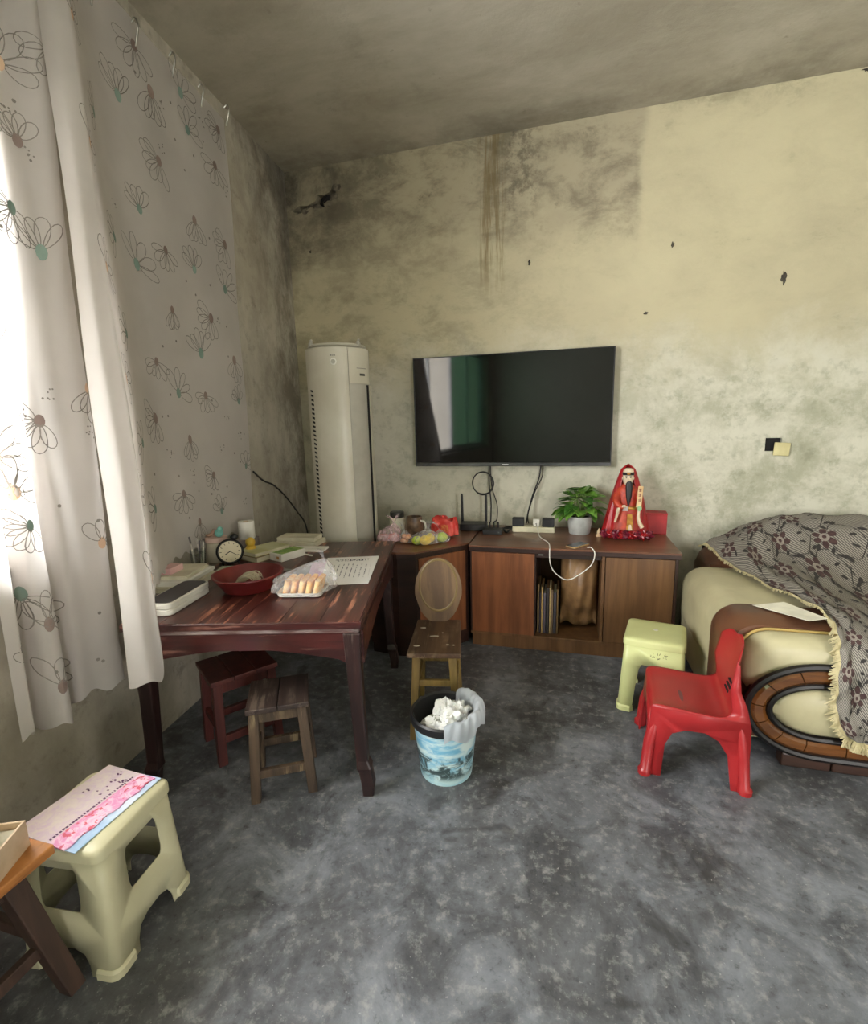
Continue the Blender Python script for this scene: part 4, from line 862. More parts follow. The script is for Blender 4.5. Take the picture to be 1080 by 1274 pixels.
build('tray', G().box(-w / 2, w / 2, -d / 2, d / 2, 0, t_).box(-w / 2, -w / 2 + t_, -d / 2, d / 2, t_, h).box(w / 2 - t_, w / 2, -d / 2, d / 2, t_, h).box(-w / 2 + t_, w / 2 - t_, -d / 2, -d / 2 + t_, t_, h).box(-w / 2 + t_, w / 2 - t_, d / 2 - t_, d / 2, t_, h), M_kr, tbx, bevel=.001)
build('lining', G().box(-w / 2 + .008, w / 2 - .008, -d / 2 + .008, d / 2 - .008, .007, .055), M_paper2, tbx)
for k in range(2): o = crumple((0, 0, 0), .05, sz=.6); o.location = (-1.375 + .02 * k, .60 + .05 * k, BZ + .090); tag(o, 'white tissue poking out of the cardboard box on the bench', 'tissue', 'tissues in the cardboard box')
build('metal_plate', G().box(-1.275, -1.262, .60, .64, BZ, BZ + .0012), M_metal, bnc, world=True)

# ================================================================== THINGS ON THE TABLE
TZ = TH
def lbox(name, label, cat, cx, cy, z, w, d, h, rot, m, bev=.002, group=None):
    return tag(build(name, G().box(-w / 2, w / 2, -d / 2, d / 2, 0, h), m, None, loc=(cx, cy, z), rotz=rot, bevel=bev), label, cat, group)
def stackbox(name, label, cat, cx, cy, z, w, d, h, rot, mc, mp=None, spine=True):      # closed book: two covers and pages
    t_ = thing(name, label, cat, (cx, cy, z), rot); c = .0022
    build('cover', G().box(-w / 2, w / 2, -d / 2, d / 2, 0, c).box(-w / 2, w / 2, -d / 2, d / 2, h - c, h).box(-w / 2, -w / 2 + c, -d / 2, d / 2, c, h - c), mc, t_)
    build('pages', G().box(-w / 2 + c, w / 2 - .003, -d / 2 + .003, d / 2 - .003, c, h - c), mp or M_paper, t_); return t_
# stationery box with dark lid
cs = thing('storage_case', 'white plastic case with a dark flat lid near the front edge of the table', 'case', (-1.595, 1.615, TZ), math.radians(10))
def rbox(w, d, r, z0_, z1_, b=.004): return G().loft([[(x, y, z) for x, y in rrect(w - 2 * e, d - 2 * e, r - e * .5, 5)] for e, z in ((b, z0_), (0, z0_ + b), (0, z1_ - b), (b, z1_))])
build('lower_shell', rbox(.125, .30, .03, 0, .026), M_white, cs, smooth=35); build('upper_shell', rbox(.129, .304, .032, .027, .052), M_white, cs, smooth=35); build('lid_inlay', rbox(.108, .282, .024, .050, .054, .001), mat('charcoal lid', (54, 52, 56), (66, 64, 66), .5), cs, smooth=35)
# paper piles against the wall
PA = math.radians(9)
for k, (cx, cy, w, d, h, z, m, lb) in enumerate(((-1.775, 1.83, .19, .27, .030, 0, M_paper2, 'thick cream pile of papers at the bottom beside the curtain fold'), (-1.772, 1.835, .18, .26, .022, .030, M_paper, 'white pile of papers in the middle beside the curtain fold'), (-1.775, 1.845, .15, .21, .016, .052, M_paper2, 'small cream wad of papers on top of the paper pile'))):
    t_ = thing('paper_pile', lb, 'papers', (cx, cy, TZ + z), PA + .05 * k); n = max(3, int(h / .006))
    for q in range(n): dx, dy = random.uniform(-.006, .006), random.uniform(-.006, .006); build('sheet', G().box(-w / 2 + dx, w / 2 + dx, -d / 2 + dy, d / 2 + dy, h * q / n, h * (q + .94) / n), m, t_)
lbox('small_box', 'small pink box on top of the paper pile', 'box', -1.80, 1.80, TZ + .069, .06, .10, .030, PA, mat('pink card', (216, 176, 172), (200, 160, 158), .6))
# glass of pens
gl = thing('pen_glass', 'clear glass tumbler holding pens against the wall', 'glass', (-1.862, 2.05, TZ))
build('tumbler', G().lathe([(.034, 0), (.040, .11), (.0375, .11), (.0325, .006), (.004, .006)], 24), glassy('tumbler glass', (.9, .92, .92, 1), .16), gl, smooth=40)
pc = [(232, 226, 212), (222, 214, 204), (150, 142, 140), (236, 230, 216), (110, 104, 110)]
for k in range(5):
    a = 2 * PI * k / 5 + .4; p0_ = Vector((-1.862 + .020 * math.cos(a), 2.05 + .020 * math.sin(a), TZ + .008)); p1_ = Vector((-1.862 + .034 * math.cos(a + .5) - .004, 2.05 + .034 * math.sin(a + .5), TZ + .150 + .015 * (k % 3)))
    pn = thing('pen', '%s pen standing in the clear tumbler' % ('cream', 'beige', 'grey', 'ivory', 'dark slate')[k], 'pen', tuple(p0_), 0, 'pens in the tumbler')
    dlt = p1_ - p0_; build('barrel', G().tube([(0, 0, 0), dlt * .8], .0042, 8), mat('pen body %d' % k, pc[k], None, .4), pn, smooth=40); build('cap', G().tube([dlt * .8, dlt], .0048, 8), mat('pen cap %d' % k, tuple(x * .8 for x in pc[k]), None, .4), pn, smooth=40)
# canister with trinkets
cn = thing('canister', 'round cream canister with a pink lid behind the alarm clock', 'canister', (-1.878, 2.215, TZ))
build('body', G().lathe([(.050, 0), (.054, .01), (.054, .112), (.050, .116)], 32), mat('cream canister', (200, 194, 172), (184, 178, 156), .5), cn, smooth=40)
build('lid', G().lathe([(.057, .116), (.058, .120), (.057, .140), (.045, .144)], 32), mat('pink lid', (206, 178, 164), (190, 160, 148), .5), cn, smooth=40)
fg = thing('trinket', 'small teal round toy lying on the canister lid', 'toy', (-1.860, 2.205, TZ + .144)); M_teal = mat('teal plush', (128, 186, 174), (108, 168, 158), .8)
build('body', G().ball((.012, 0, .022), .024, 1.0, 1, .95), M_teal, fg, smooth=True); build('head', G().ball((.026, -.006, .044), .016), M_teal, fg, smooth=True)
tag(build('trinket', G().tube(spline([(-.045, -.02, .008), (-.02, -.025, .012), (-.004, -.018, .024), (.004, -.012, .040)], 5), lambda t: .007 + .004 * t, 8), mat('brown trinket', (142, 108, 92), (180, 150, 128), .6), None, smooth=True, loc=(-1.878, 2.215, TZ + .144)), 'small brown curved ornament lying on the canister lid', 'ornament')
# alarm clock
ck = thing('alarm_clock', 'round black alarm clock with a cream dial on the table', 'clock', (-1.762, 2.172, TZ), math.radians(42))
Mc = T(0, 0, .072) @ Rx(PI / 2 - .30)
build('case', G().lathe([(.030, -.045), (.062, -.035), (.070, -.01), (.070, .012), (.064, .018), (.058, .014)], 40, M=Mc), M_dark, ck, smooth=40)
build('dial', G().lathe([(.0575, .0135), (.0575, .0152)], 40, M=Mc), mat('cream dial', (214, 204, 176), (200, 190, 160), .5), ck)
g = G()
for k in range(12): a = PI / 6 * k; g.box(-.0016, .0016, .042, .052, .0152, .0160, M=Mc @ Rz(a))
build('hour_marks', g, M_dark, ck)['kind'] = 'stuff'
build('hour_hand', G().box(-.0022, .0022, -.006, .030, .0160, .0168, M=Mc @ Rz(2.1)), M_dark, ck); build('minute_hand', G().box(-.0015, .0015, -.006, .044, .0168, .0176, M=Mc @ Rz(-2.2)), M_dark, ck)
for sx in (-1, 1): build('foot', G().tube([(sx * .035, .0, .02), (sx * .042, -.004, 0)], .006, 8), M_dark, ck, smooth=True)
build('bell', G().ball((.03, .02, .147), .022, 1, 1, .8), M_dark, ck, smooth=True)
ylw = thing('toy', 'small yellow rounded toy behind the alarm clock', 'toy', (-1.745, 2.33, TZ)); M_yl = mat('yellow toy', (204, 170, 60), (190, 150, 48), .5)
build('body', G().lathe([(.02, 0), (.03, .02), (.028, .06), (.018, .07)], 20), M_yl, ylw, smooth=40); build('head', G().ball((0, 0, .088), .028), M_yl, ylw, smooth=True)
# toilet roll on a carton
cart = lbox('carton', 'small grey brown carton under the white paper roll', 'box', -1.905, 2.52, TZ, .09, .13, .060, PA, mat('grey card', (150, 140, 132), (120, 110, 108), .7, 12))
rl = thing('paper_roll', 'white paper roll standing on the small carton', 'paper roll', (-1.905, 2.52, TZ + .060))
build('paper', G().lathe([(.046, 0), (.048, .003), (.048, .105), (.046, .108), (.018, .108), (.018, .1)], 32), M_paper, rl, smooth=40); build('core', G().lathe([(.0178, .02), (.0178, .1075), (.0160, .1075), (.016, .02)], 20), M_kr, rl, smooth=40)
# red basin
bs_ = thing('basin', 'shallow red plastic basin on the table', 'basin', (-1.405, 1.84, TZ)); M_bas = mat('dark red plastic', (122, 38, 36), (96, 30, 30), .36, 5)
build('bowl', G().lathe([(.085, 0), (.11, .006), (.150, .070), (.158, .074), (.158, .080), (.150, .080), (.142, .070), (.106, .012), (.01, .010)], 48), M_bas, bs_, smooth=40)
g = G(); random.seed(8)
for k in range(26):
    a = random.uniform(-.5, .5); st = Vector((-.05 + random.uniform(-.012, .012), -.03 + random.uniform(-.012, .012), .016)); e = st + Vector((.09 * math.cos(a + .4), .09 * math.sin(a + .5), .045 + random.uniform(-.015, .02))); m_ = (st + e) / 2 + Vector((random.uniform(-.02, .02), random.uniform(-.02, .02), .02))
    g.tube(spline([st, m_, e, e + Vector((random.uniform(-.01, .025), random.uniform(-.02, .02), -.02))], 4), .0026, 5)
st_ = build('string_bundle', g, mat('cream string', (206, 196, 172), (176, 166, 140), .8), None, smooth=True, loc=(-1.405, 1.84, TZ)); tag(st_, 'tangled bundle of cream string lying in the red basin', 'string'); st_['kind'] = 'stuff'
# books, boxes and papers at the back of the table
BA = math.radians(-16)
stackbox('book', 'thick brown book at the bottom of the small stack on the table', 'book', -1.675, 2.36, TZ, .17, .25, .030, BA, mat('tan cover', (142, 124, 84), (120, 104, 70), .6), M_paper2)
stackbox('book', 'pale yellow green book on top of the small stack on the table', 'book', -1.680, 2.365, TZ + .030, .16, .24, .020, BA - .05, mat('pale cover', (206, 206, 172), (184, 182, 128), .5), M_paper2)
gb = thing('card_box', 'small white and green carton beside the book stack', 'box', (-1.522, 2.355, TZ), BA - .05); build('carton', G().box(-.05, .05, -.085, .085, 0, .042), M_paper, gb, bevel=.002); build('green_face', G().box(-.044, .044, -.075, .082, .042, .0428), mat('green print', (98, 140, 60), (150, 176, 96), .5, 25), gb); build('side_label', G().box(.01, .03, -.0858, -.085, .012, .028), mat('orange spot', (206, 150, 80), None, .5), gb)
for k, (cx, cy, w, d, h, z, r, lb) in enumerate(((-1.615, 2.66, .27, .15, .030, 0, 3, 'low cream carton lying behind the green carton'), (-1.625, 2.665, .25, .13, .024, .030, 6, 'pale folded packet on top of the low cream carton'))):
    lbox('carton', lb, 'box', cx, cy, TZ + z, w, d, h, math.radians(r), M_paper2, .003)
lbox('notepad', 'thin white notepad lying flat near the green carton', 'notepad', -1.485, 2.53, TZ, .21, .10, .012, math.radians(8), M_paper)
lbox('notepad', 'pale green notepad lying between the basin and the alarm clock', 'notepad', -1.655, 2.07, TZ, .18, .11, .014, math.radians(20), mat('pale green pad', (176, 190, 166), (160, 174, 150), .6))
tag(build('ruler', G().box(-.13, .13, -.012, .012, 0, .0025), mat('clear grey ruler', (176, 178, 176), None, .25), None, loc=(-1.50, 2.15, TZ), rotz=math.radians(-8)), 'grey plastic ruler lying behind the red basin', 'ruler')
tag(build('marker', G().tube([(-.06, 0, .005), (.06, 0, .005)], .005, 8), M_white, None, smooth=40, loc=(-1.45, 2.42, TZ), rotz=math.radians(-20)), 'slim white marker lying beside the green carton', 'pen')
# printed sheets
def printed(name, w, d):
    s_ = NT(name); v = s_.pos(); xyz_ = s_.sep(v); y__ = xyz_[1]; x__ = xyz_[0]
    ln = s_.step(s_.wave(s_.pos((1, 1, 1)), 13, 0, 'X'), .86, .93); wd2 = s_.step(s_.noise(s_.pos((40, 9, 1)), 3, 2), .45, .55); inb = s_.math('MULTIPLY', s_.step(s_.math('ABSOLUTE', x__), w * .40, w * .42, 1, 0), s_.step(y__, -d * .30, -d * .28)); inb = s_.math('MULTIPLY', inb, s_.step(y__, d * .2, d * .22, 1, 0))
    head = s_.math('MULTIPLY', s_.step(s_.math('ABSOLUTE', s_.math('SUBTRACT', y__, d * .36)), d * .035, d * .045, 1, 0), s_.step(s_.noise(s_.pos((60, 8, 1)), 2, 2), .46, .54)); head = s_.math('MULTIPLY', head, s_.step(s_.math('ABSOLUTE', x__), w * .34, w * .36, 1, 0))
    f = s_.math('MAXIMUM', s_.math('MULTIPLY', s_.math('MULTIPLY', ln, wd2), inb), head)
    return s_.done(s_.mix(f, lin((236, 234, 232)), lin((96, 96, 110))), .6)
tp = thing('document', 'white printed sheet with ruled columns lying on the table', 'document', (-1.07, 2.20, TZ + .0008), math.radians(19))
build('sheet', G().prism([(-.115, -.24), (.115, -.24), (.145, .24), (-.145, .24)], 0, .0012), printed('printed sheet', .26, .48), tp)
lbox('leaflet', 'pale pink leaflet partly under the white printed sheet', 'leaflet', -1.19, 2.16, TZ, .15, .34, .0008, math.radians(24), mat('pale pink paper', (228, 190, 222), (214, 170, 210), .6), 0)
# bread in a bag
fb = thing('bread_tray', 'white foam tray of golden bread slices on the table', 'bread', (-1.125, 1.845, TZ), math.radians(12)); M_brd = mat('golden bread', (226, 160, 84), (240, 206, 150), .7, 22, bump=.2)
build('tray', G().loft([[(x, y, z) for x, y in rrect(.19 + e, .15 + e, .02, 4)] for e, z in ((-.02, 0), (0, .004), (.012, .022), (.006, .022), (-.01, .006))]), M_paper, fb, smooth=40)
for k in range(5):
    x = -.07 + .034 * k; build('slice', G(T(x, 0, .008) @ Ry(.25)).prism(rrect(.022, .115, .009, 3), 0, .062), M_brd, fb, bevel=.004)
random.seed(31)
def bag(name, label, loc, rx, ry, h, knot, film_m, handles=2, rotz=0.0, pinch=.72):
    t_ = thing(name, label, 'bag', loc, rotz); ph = [random.uniform(0, 6.28) for _ in range(5)]; g = G()
    def fn(u, v):
        a = 2 * PI * u; env = math.sin(min(1, v / .16) * PI / 2) * (1 if v < .5 else max(.08, 1 - ((v - .5) / .5) ** 1.3 * (1 - .08)))
        w = 1 + .06 * math.sin(5 * a + ph[0] + 5 * v) + .05 * math.sin(9 * a + ph[1] - 7 * v) + .03 * math.sin(15 * a + ph[2])
        sk = max(0, v - .4) ** 1.2 * 1.2
        return (rx * env * w * math.cos(a) + knot[0] * sk, ry * env * w * math.sin(a) + knot[1] * sk, .0012 + h * v ** 1.1)
    g.grid(44, 18, fn); build('film', g, film_m, t_, smooth='all')
    kx, ky = knot[0] * .65, knot[1] * .65
    for q in range(handles):
        a = ph[3] + q * 2.3; d = Vector((math.cos(a), math.sin(a) * .6, 0)); L = .055
        g = G(); p0_ = Vector((kx, ky, h * .96)); c_ = spline([p0_, p0_ + d * L * .4 + Vector((0, 0, L * .7)), p0_ + d * L + Vector((0, 0, L * 1.0))], 6)
        def hn(u, v): i = min(int(u * (len(c_) - 1)), len(c_) - 2); f = u * (len(c_) - 1) - i; p = c_[i] * (1 - f) + c_[i + 1] * f; sd = Vector((-d.y, d.x, .2)).normalized() * (.004 + .014 * math.sin(u * PI * .8)); return p + sd * (2 * v - 1) + Vector((0, 0, .006 * math.cos(v * 6)))
        build('handle', g.grid(10, 6, hn), film_m, t_, smooth='all')
    return t_
M_film2 = film('white shopping film', (240, 238, 240), .55); M_filmp = film('pinkish film', (236, 206, 214), .45)
bag('bread_bag', 'crinkled clear plastic bag around the bread tray', (-1.125, 1.85, TZ), .135, .11, .135, (.12, .10), M_film, 1, math.radians(12))

# ================================================================== THINGS ON THE CABINETS
bag('shopping_bag', 'white and red thin plastic bag bulging beside the air conditioner', (-1.155, 3.02, CT), .078, .075, .13, (.05, .04), M_filmp, 2)
for k, (x, y, z) in enumerate(((-1.185, 3.0, .035), (-1.125, 3.03, .035))): tag(build('packet', G().ball((0, 0, 0), .034, 1.2, .9, .9, 14, wob=.06), mat('red packet %d' % k, (176, 50, 56), (220, 190, 190), .4, 14), None, smooth=True, loc=(x, y, CT + z)), 'red and white packet inside the thin shopping bag', 'packet', 'packets in the shopping bag')
jr = thing('jar', 'pale cream jar with a dark lid beside the air conditioner', 'jar', (-1.165, 3.225, CT)); build('body', G().lathe([(.05, 0), (.055, .01), (.055, .12), (.045, .135)], 28), mat('cream jar', (206, 202, 182), None, .35), jr, smooth=40); build('lid', G().lathe([(.048, .135), (.05, .138), (.05, .175), (.04, .18)], 28), mat('dark lid', (60, 60, 56), None, .4), jr, smooth=40)
mg = thing('mug', 'brown patterned pottery mug with a side handle on the corner cabinet', 'mug', (-1.02, 3.17, CT)); M_mug = mat('brown glaze', (122, 98, 76), (78, 60, 48), .35, 24)
build('body', G().lathe([(.045, 0), (.056, .02), (.060, .09), (.055, .155), (.050, .155), (.05, .05), (.01, .02)], 28), M_mug, mg, smooth=40); build('handle', G().tube(spline([(.050, -.02, .13), (.085, -.03, .12), (.09, -.03, .07), (.054, -.02, .045)], 6), .007, 8), M_white, mg, smooth=True)
bag('snack_bag', 'small clear bag of orange snacks with a white twisted top', (-1.035, 3.025, CT), .046, .045, .085, (-.02, .01), M_film, 1)
for k in range(7):
    a = k * 2.4; o = build('snack', G().ball((0, 0, 0), .017, 1.1, .9, .9, 10, wob=.08), bpy.data.materials.get('orange snack') or mat('orange snack', (220, 140, 96), (236, 180, 140), .5, 30), None, smooth=True, loc=(-1.035 + .022 * math.cos(a) * (k > 0), 3.022 + .024 * math.sin(a) * (k > 0), CT + .018 + .026 * (k % 2))); tag(o, 'orange snack piece inside the small clear bag', 'snack', 'snacks in the clear bag')
M_lem = mat('lemon skin', (236, 204, 40), (222, 186, 30), .4, 40, bump=.2); M_lim = mat('green citrus skin', (170, 196, 60), (196, 206, 60), .4, 40, bump=.2)
def fruit(x, y, z, m, lab, r=.038, ang=0.0, grp=None):
    t_ = thing('citrus_fruit', lab, 'fruit', (x, y, CT + z), ang, grp); build('flesh', G().lathe([(.002, -.047), (.010, -.043), (.026, -.034), (.036, -.015), (.038, 0), (.036, .015), (.026, .034), (.010, .043), (.002, .047)], 20, M=Ry(PI / 2) @ Matrix.Scale(r / .038, 4)), m, t_, smooth='all'); build('stem_end', G().lathe([(.005, .046), (.003, .050)], 8, M=Ry(PI / 2) @ Matrix.Scale(r / .038, 4)), mat('stem', (120, 110, 50), None, .8), t_)
fruit(-.885, 2.985, .034, M_lem, 'bright yellow lemon in the tied bag, beside the green fruit', .034, .5); fruit(-.945, 2.985, .030, M_lim, 'green citrus fruit in the tied bag, beside the lemon', .030, 1.0); fruit(-.875, 3.065, .032, M_lem, 'yellow lemon behind the bright lemon in the tied bag', .032, 2.0)
fruit(-.80, 3.085, .034, M_lim, 'yellow green citrus fruit alone in the smaller tied bag', .034, .2)
bag('fruit_bag', 'clear plastic bag of citrus fruit tied with loose white ends', (-.90, 3.015, CT), .088, .075, .10, (.03, .03), M_film, 2); bag('fruit_bag', 'smaller clear bag holding one citrus fruit, handles sticking up', (-.80, 3.085, CT), .055, .05, .085, (-.02, .0), M_film, 1)
# red gift bag
rb = thing('gift_bag', 'crumpled red bag behind the fruit on the corner cabinet', 'bag', (-.83, 3.28, CT), math.radians(-20)); M_rbg = mat('red crinkled bag', (206, 48, 44), (226, 96, 84), .4, 18, bump=.4)
def rbf(u, v):
    a = 2 * PI * u; w = 1 + .07 * math.sin(6 * a + 3 * v) + .05 * math.sin(11 * a); e = math.sin(min(1, v / .12) * PI / 2) * (1 - .25 * v ** 2)
    c_, s_ = math.cos(a), math.sin(a); sq = 1 / max(abs(c_), abs(s_)) ** .6
    return (.105 * e * w * c_ * sq, .06 * e * w * s_ * sq, .001 + .125 * v + .012 * math.sin(3 * a) * v)
build('bag_body', G().grid(48, 16, rbf), M_rbg, rb, smooth='all'); crumple((-.02, 0, .10), .055, name='bag_filling', m=M_rbg, par=rb, sz=.6); build('print_patch', G(T(.05, -.066, .07) @ Rx(PI / 2)).prism(rrect(.06, .05, .01), 0, .003), mat('gold print', (232, 150, 90), (214, 80, 60), .4, 60), rb)
# router, set-top box and cables
rt = thing('router', 'black router with two upright antennas on the corner cabinet', 'router', (-.655, 3.50, CT), math.radians(4)); build('body', rbox(.20, .13, .012, .002, .052), M_dark, rt, smooth=35); build('foot_pad', G().box(-.08, .08, -.05, .05, 0, .002), M_dark, rt)
for x, lean in ((-.095, -.01), (.085, .0)):
    g = G().loft([[(x + lean * z + a * w, .065 + b * .006, z) for a, b in ((-1, -1), (1, -1), (1, 1), (-1, 1))] for w, z in ((.008, .02), (.010, .07), (.0085, .25), (.005, .265))]); build('antenna', g, M_dark, rt, bevel=.002)
stb = thing('set_top_box', 'small black box with plugs on the television cabinet', 'electronics', (-.500, 3.40, CT), math.radians(6)); build('case', rbox(.145, .10, .012, 0, .034), M_dark, stb, smooth=35); build('indicator', G().box(.04, .05, -.0512, -.05, .014, .02), mat('grey light', (120, 120, 120), None, .3), stb)
for k in range(4): build('plug', G().tube([(-.05 + .03 * k, .03, .03), (-.052 + .03 * k, .045, .075)], .007, 6), M_cable, stb, smooth=True)
yw = YB - .03
tag(build('cable_coil', G().tube([(-.605 + (.080 + .004 * math.sin(a * .37)) * math.cos(a), yw - .05 + .012 * math.sin(a * .33), 1.045 + (.086 + .004 * math.cos(a * .51)) * math.sin(a)) for a in [2 * PI * k / 28 for k in range(28 * 4)]], .004, 6), M_cable, smooth=True), 'coil of black cable hanging below the television beside the router', 'cable')
for k, (pts_, lb) in enumerate((([(-.565, yw + .012, 1.20), (-.565, yw - .0, 1.05), (-.545, yw - .04, .90), (-.530, 3.52, .80), (-.525, 3.475, .775)], 'thick black cable hanging straight from television to set-top box'), ([(-.555, yw + .01, 1.20), (-.545, yw, 1.02), (-.50, yw - .03, .88), (-.485, 3.53, .79), (-.498, 3.475, .78)], 'thin black cable bowing out from television to set-top box'), ([(-.175, yw + .01, 1.20), (-.19, yw, 1.08), (-.235, yw - .02, .95), (-.265, yw - .06, .82), (-.27, 3.55, .76)], 'dark cable curving down from the television to the power strip'), ([(-.165, yw + .01, 1.20), (-.165, yw, 1.10), (-.22, yw - .03, .97), (-.262, yw - .07, .82), (-.255, 3.545, .76)], 'second dark cable twisted beside the curving one at the power strip'))):
    tag(build('television_cable', G().tube(spline(pts_, 8), .0055 if k % 2 == 0 else .004, 6), M_cable, smooth=True), lb, 'cable')
tag(build('loose_cable', G().tube(spline([(-.47, 3.44, CT + .012), (-.44, 3.48, CT + .02), (-.40, 3.42, CT + .008), (-.37, 3.50, CT + .03), (-.43, 3.52, CT + .014), (-.39, 3.46, CT + .03), (-.355, 3.53, CT + .016)], 7), .008, 6), M_cable, smooth=True), 'tangled black cable between the set-top box and power strip', 'cable')
ps = thing('power_strip', 'cream power strip on the television cabinet under the screen', 'power strip', (-.215, 3.50, CT), math.radians(0)); build('case', rbox(.30, .075, .008, 0, .040), mat('cream strip', (226, 220, 190), None, .4), ps, smooth=35)
for k in range(4): build('socket_hole', G().box(-.11 + .07 * k, -.10 + .07 * k, -.005, .005, .040, .0405), M_dark, ps)
for x, lb in ((-.325, 'square black adapter at the cabled end of the power strip'), (-.112, 'square black adapter at the plant end of the power strip')):
    ad = thing('power_adapter', lb, 'adapter', (x, 3.50, CT + .0405)); build('block', rbox(.085, .055, .008, 0, .062), M_dark, ad, smooth=35); build('pin_collar', G().box(-.02, .02, -.0285, -.027, .015, .045), M_cable, ad)
cg = thing('phone_charger', 'small white charger plugged into the power strip', 'charger', (-.195, 3.495, CT + .0405)); build('block', rbox(.045, .04, .006, 0, .055), M_white, cg, smooth=35); build('port', G().box(-.006, .006, -.0206, -.02, .02, .026), M_dark, cg)
tag(build('charging_cable', G().tube(spline([(-.195, 3.473, CT + .063), (-.185, 3.42, CT + .05), (-.16, 3.32, CT + .006), (-.10, 3.17, CT + .005), (-.085, 3.05, CT + .005), (-.085, 3.018, CT - .02), (-.08, 3.012, .62), (-.05, 3.008, .56), (.02, 3.005, .518), (.09, 3.005, .55), (.165, 3.006, .62), (.185, 3.012, .69), (.165, 3.03, CT + .016), (.142, 3.055, CT + .009)], 8), .0032, 8), M_white, smooth=True), 'white charging cable looping down over the cabinet edge to the phone', 'cable')
ph_ = thing('smartphone', 'gold edged smartphone lying face up on the cabinet edge', 'phone', (.085, 3.13, CT), math.radians(-128)); build('frame', rbox(.155, .076, .010, 0, .009, .002), mat('gold frame', (206, 176, 130), None, .3, metal=.4), ph_, smooth=35); build('screen', rbox(.150, .071, .009, .0088, .0096, .0002), M_scr, ph_)
# potted plant
pp = thing('potted_plant', 'leafy green pothos in a pale grey pot beside the statue', 'plant', (.105, 3.50, CT)); build('pot', G().lathe([(.068, 0), (.072, .006), (.088, .118), (.093, .120), (.093, .128), (.086, .128), (.082, .115), (.02, .112)], 32), mat('translucent grey pot', (186, 188, 184), (160, 162, 158), .35, 10), pp, smooth=40)
build('soil', G().lathe([(.081, .105), (.081, .114), (.01, .117)], 24), mat('soil', (60, 48, 38), None, .9, 40), pp)
def leafmesh(i):
    L, W = 1.0, .84; rows = 8; g = G(); vs_ = []
    for r in range(rows + 1):
        t = r / rows; w = W * .5 * (math.sin(PI * min(1, t ** .62)) ** .8) * (1 if t < .999 else 0) + .004; zc = -.32 * t * t * (1 + .2 * i) + .05 * t
        for sx in (-1, -.5, 0, .5, 1): vs_.append((sx * w, L * t + (-.10 * abs(sx) * (1 - t)), zc + .10 * abs(sx) ** 1.5 * w * 2 + .02 * math.sin(9 * t + i + sx)))
    g.add(vs_, [(r * 5 + c, r * 5 + c + 1, r * 5 + c + 6, r * 5 + c + 5) for r in range(rows) for c in range(4)]); return g
M_lf = mat('pothos leaf', (84, 132, 48), (124, 166, 70), .3, 7); M_lf2 = mat('dark pothos leaf', (44, 84, 30), (70, 116, 44), .3, 7); proto = []
for i in range(3):
    o = build('leaf', leafmesh(i), M_lf if i != 1 else M_lf2, pp, smooth='all'); proto.append(o)
random.seed(12); stems = G(); cnt = 0
for k in range(58):
    a = 2 * PI * random.random(); el = random.uniform(0, 1); rad = .045 + .115 * (1 - el) ** .6 * random.uniform(.6, 1.1); zz = .135 + .19 * el * random.uniform(.8, 1.05)
    base_ = Vector((rad * math.cos(a) * 1.1, rad * math.sin(a) * .8, zz)); sz = random.uniform(.080, .122)
    o = proto[k] if k < 3 else proto[k % 3].copy()
    if k >= 3: C.objects.link(o); o.parent = pp
    tilt = random.uniform(.2, .8) - .75 * (1 - el)
    o.matrix_local = Matrix.Translation(base_ - Vector((math.cos(a), math.sin(a), 0)) * sz * .35) @ Rz(a - PI / 2) @ Rx(tilt) @ Ry(random.uniform(-.35, .35)) @ Matrix.Scale(sz, 4)
    q = base_ - Vector((math.cos(a), math.sin(a), 0)) * sz * .35; stems.tube(spline([(.02 * math.cos(a), .02 * math.sin(a), .112), q * .5 + Vector((0, 0, .06)), q], 4), .0016, 5)
build('stems', stems, mat('stem green', (110, 140, 60), None, .5), pp, smooth=True)['kind'] = 'stuff'
tag(build('ornament', G().lathe([(.020, 0), (.022, .008), (.012, .016), (.014, .03), (.008, .045), (.002, .058)], 16), mat('pale candle', (220, 196, 160), (200, 170, 130), .5), None, smooth=40, loc=(.232, 3.42, CT)), 'tiny cream figurine standing between the plant pot and statue', 'ornament')
rbx = thing('gift_box', 'red cardboard box standing behind the robed statue', 'box', (.60, 3.60, CT), math.radians(-4)); M_rbx = mat('red card', (176, 34, 36), (150, 26, 30), .45, 8)
build('carton', G().box(-.085, .085, -.055, .055, 0, .135), M_rbx, rbx, bevel=.002); build('lid_flap', G().box(-.086, .086, -.056, .056, .135, .148), M_rbx, rbx, bevel=.002)
# statue
sx_ = thing('deity_statue', 'bearded robed statue under a red hooded cape holding a tablet', 'statue', (.405, 3.44, CT), math.radians(-3)); M_cape = mat('red satin cape', (176, 26, 30), (140, 16, 24), .32, 6, bump=.15); M_robe = mat('orange red robe', (190, 66, 34), (150, 44, 30), .5, 26); M_skin = mat('pale painted face', (222, 206, 178), (206, 186, 156), .45, 20); M_gold = mat('gold paint', (196, 146, 62), (160, 110, 44), .35, 30, metal=.4); M_blk = mat('black hair', (22, 20, 22), None, .5)
def cape(u, v):
    z = .002 + .492 * v; a = math.radians(-58 + 296 * u); wz = [(0, .150), (.25, .128), (.5, .105), (.7, .080), (.85, .058), (.94, .042), (1, .004)]
    for (a0, w0), (a1, w1) in zip(wz[:-1], wz[1:]):
        if a0 <= v <= a1: w = w0 + (w1 - w0) * (v - a0) / (a1 - a0); break
    fl = 1 + (.07 * math.sin(u * 44) + .03 * math.sin(u * 90 + 2)) * (1 - v) ** 1.2
    return (w * fl * math.cos(a), .02 + w * fl * .62 * math.sin(a), z)
build('cape', G().grid(96, 30, cape), M_cape, sx_, smooth='all', solid=.003)
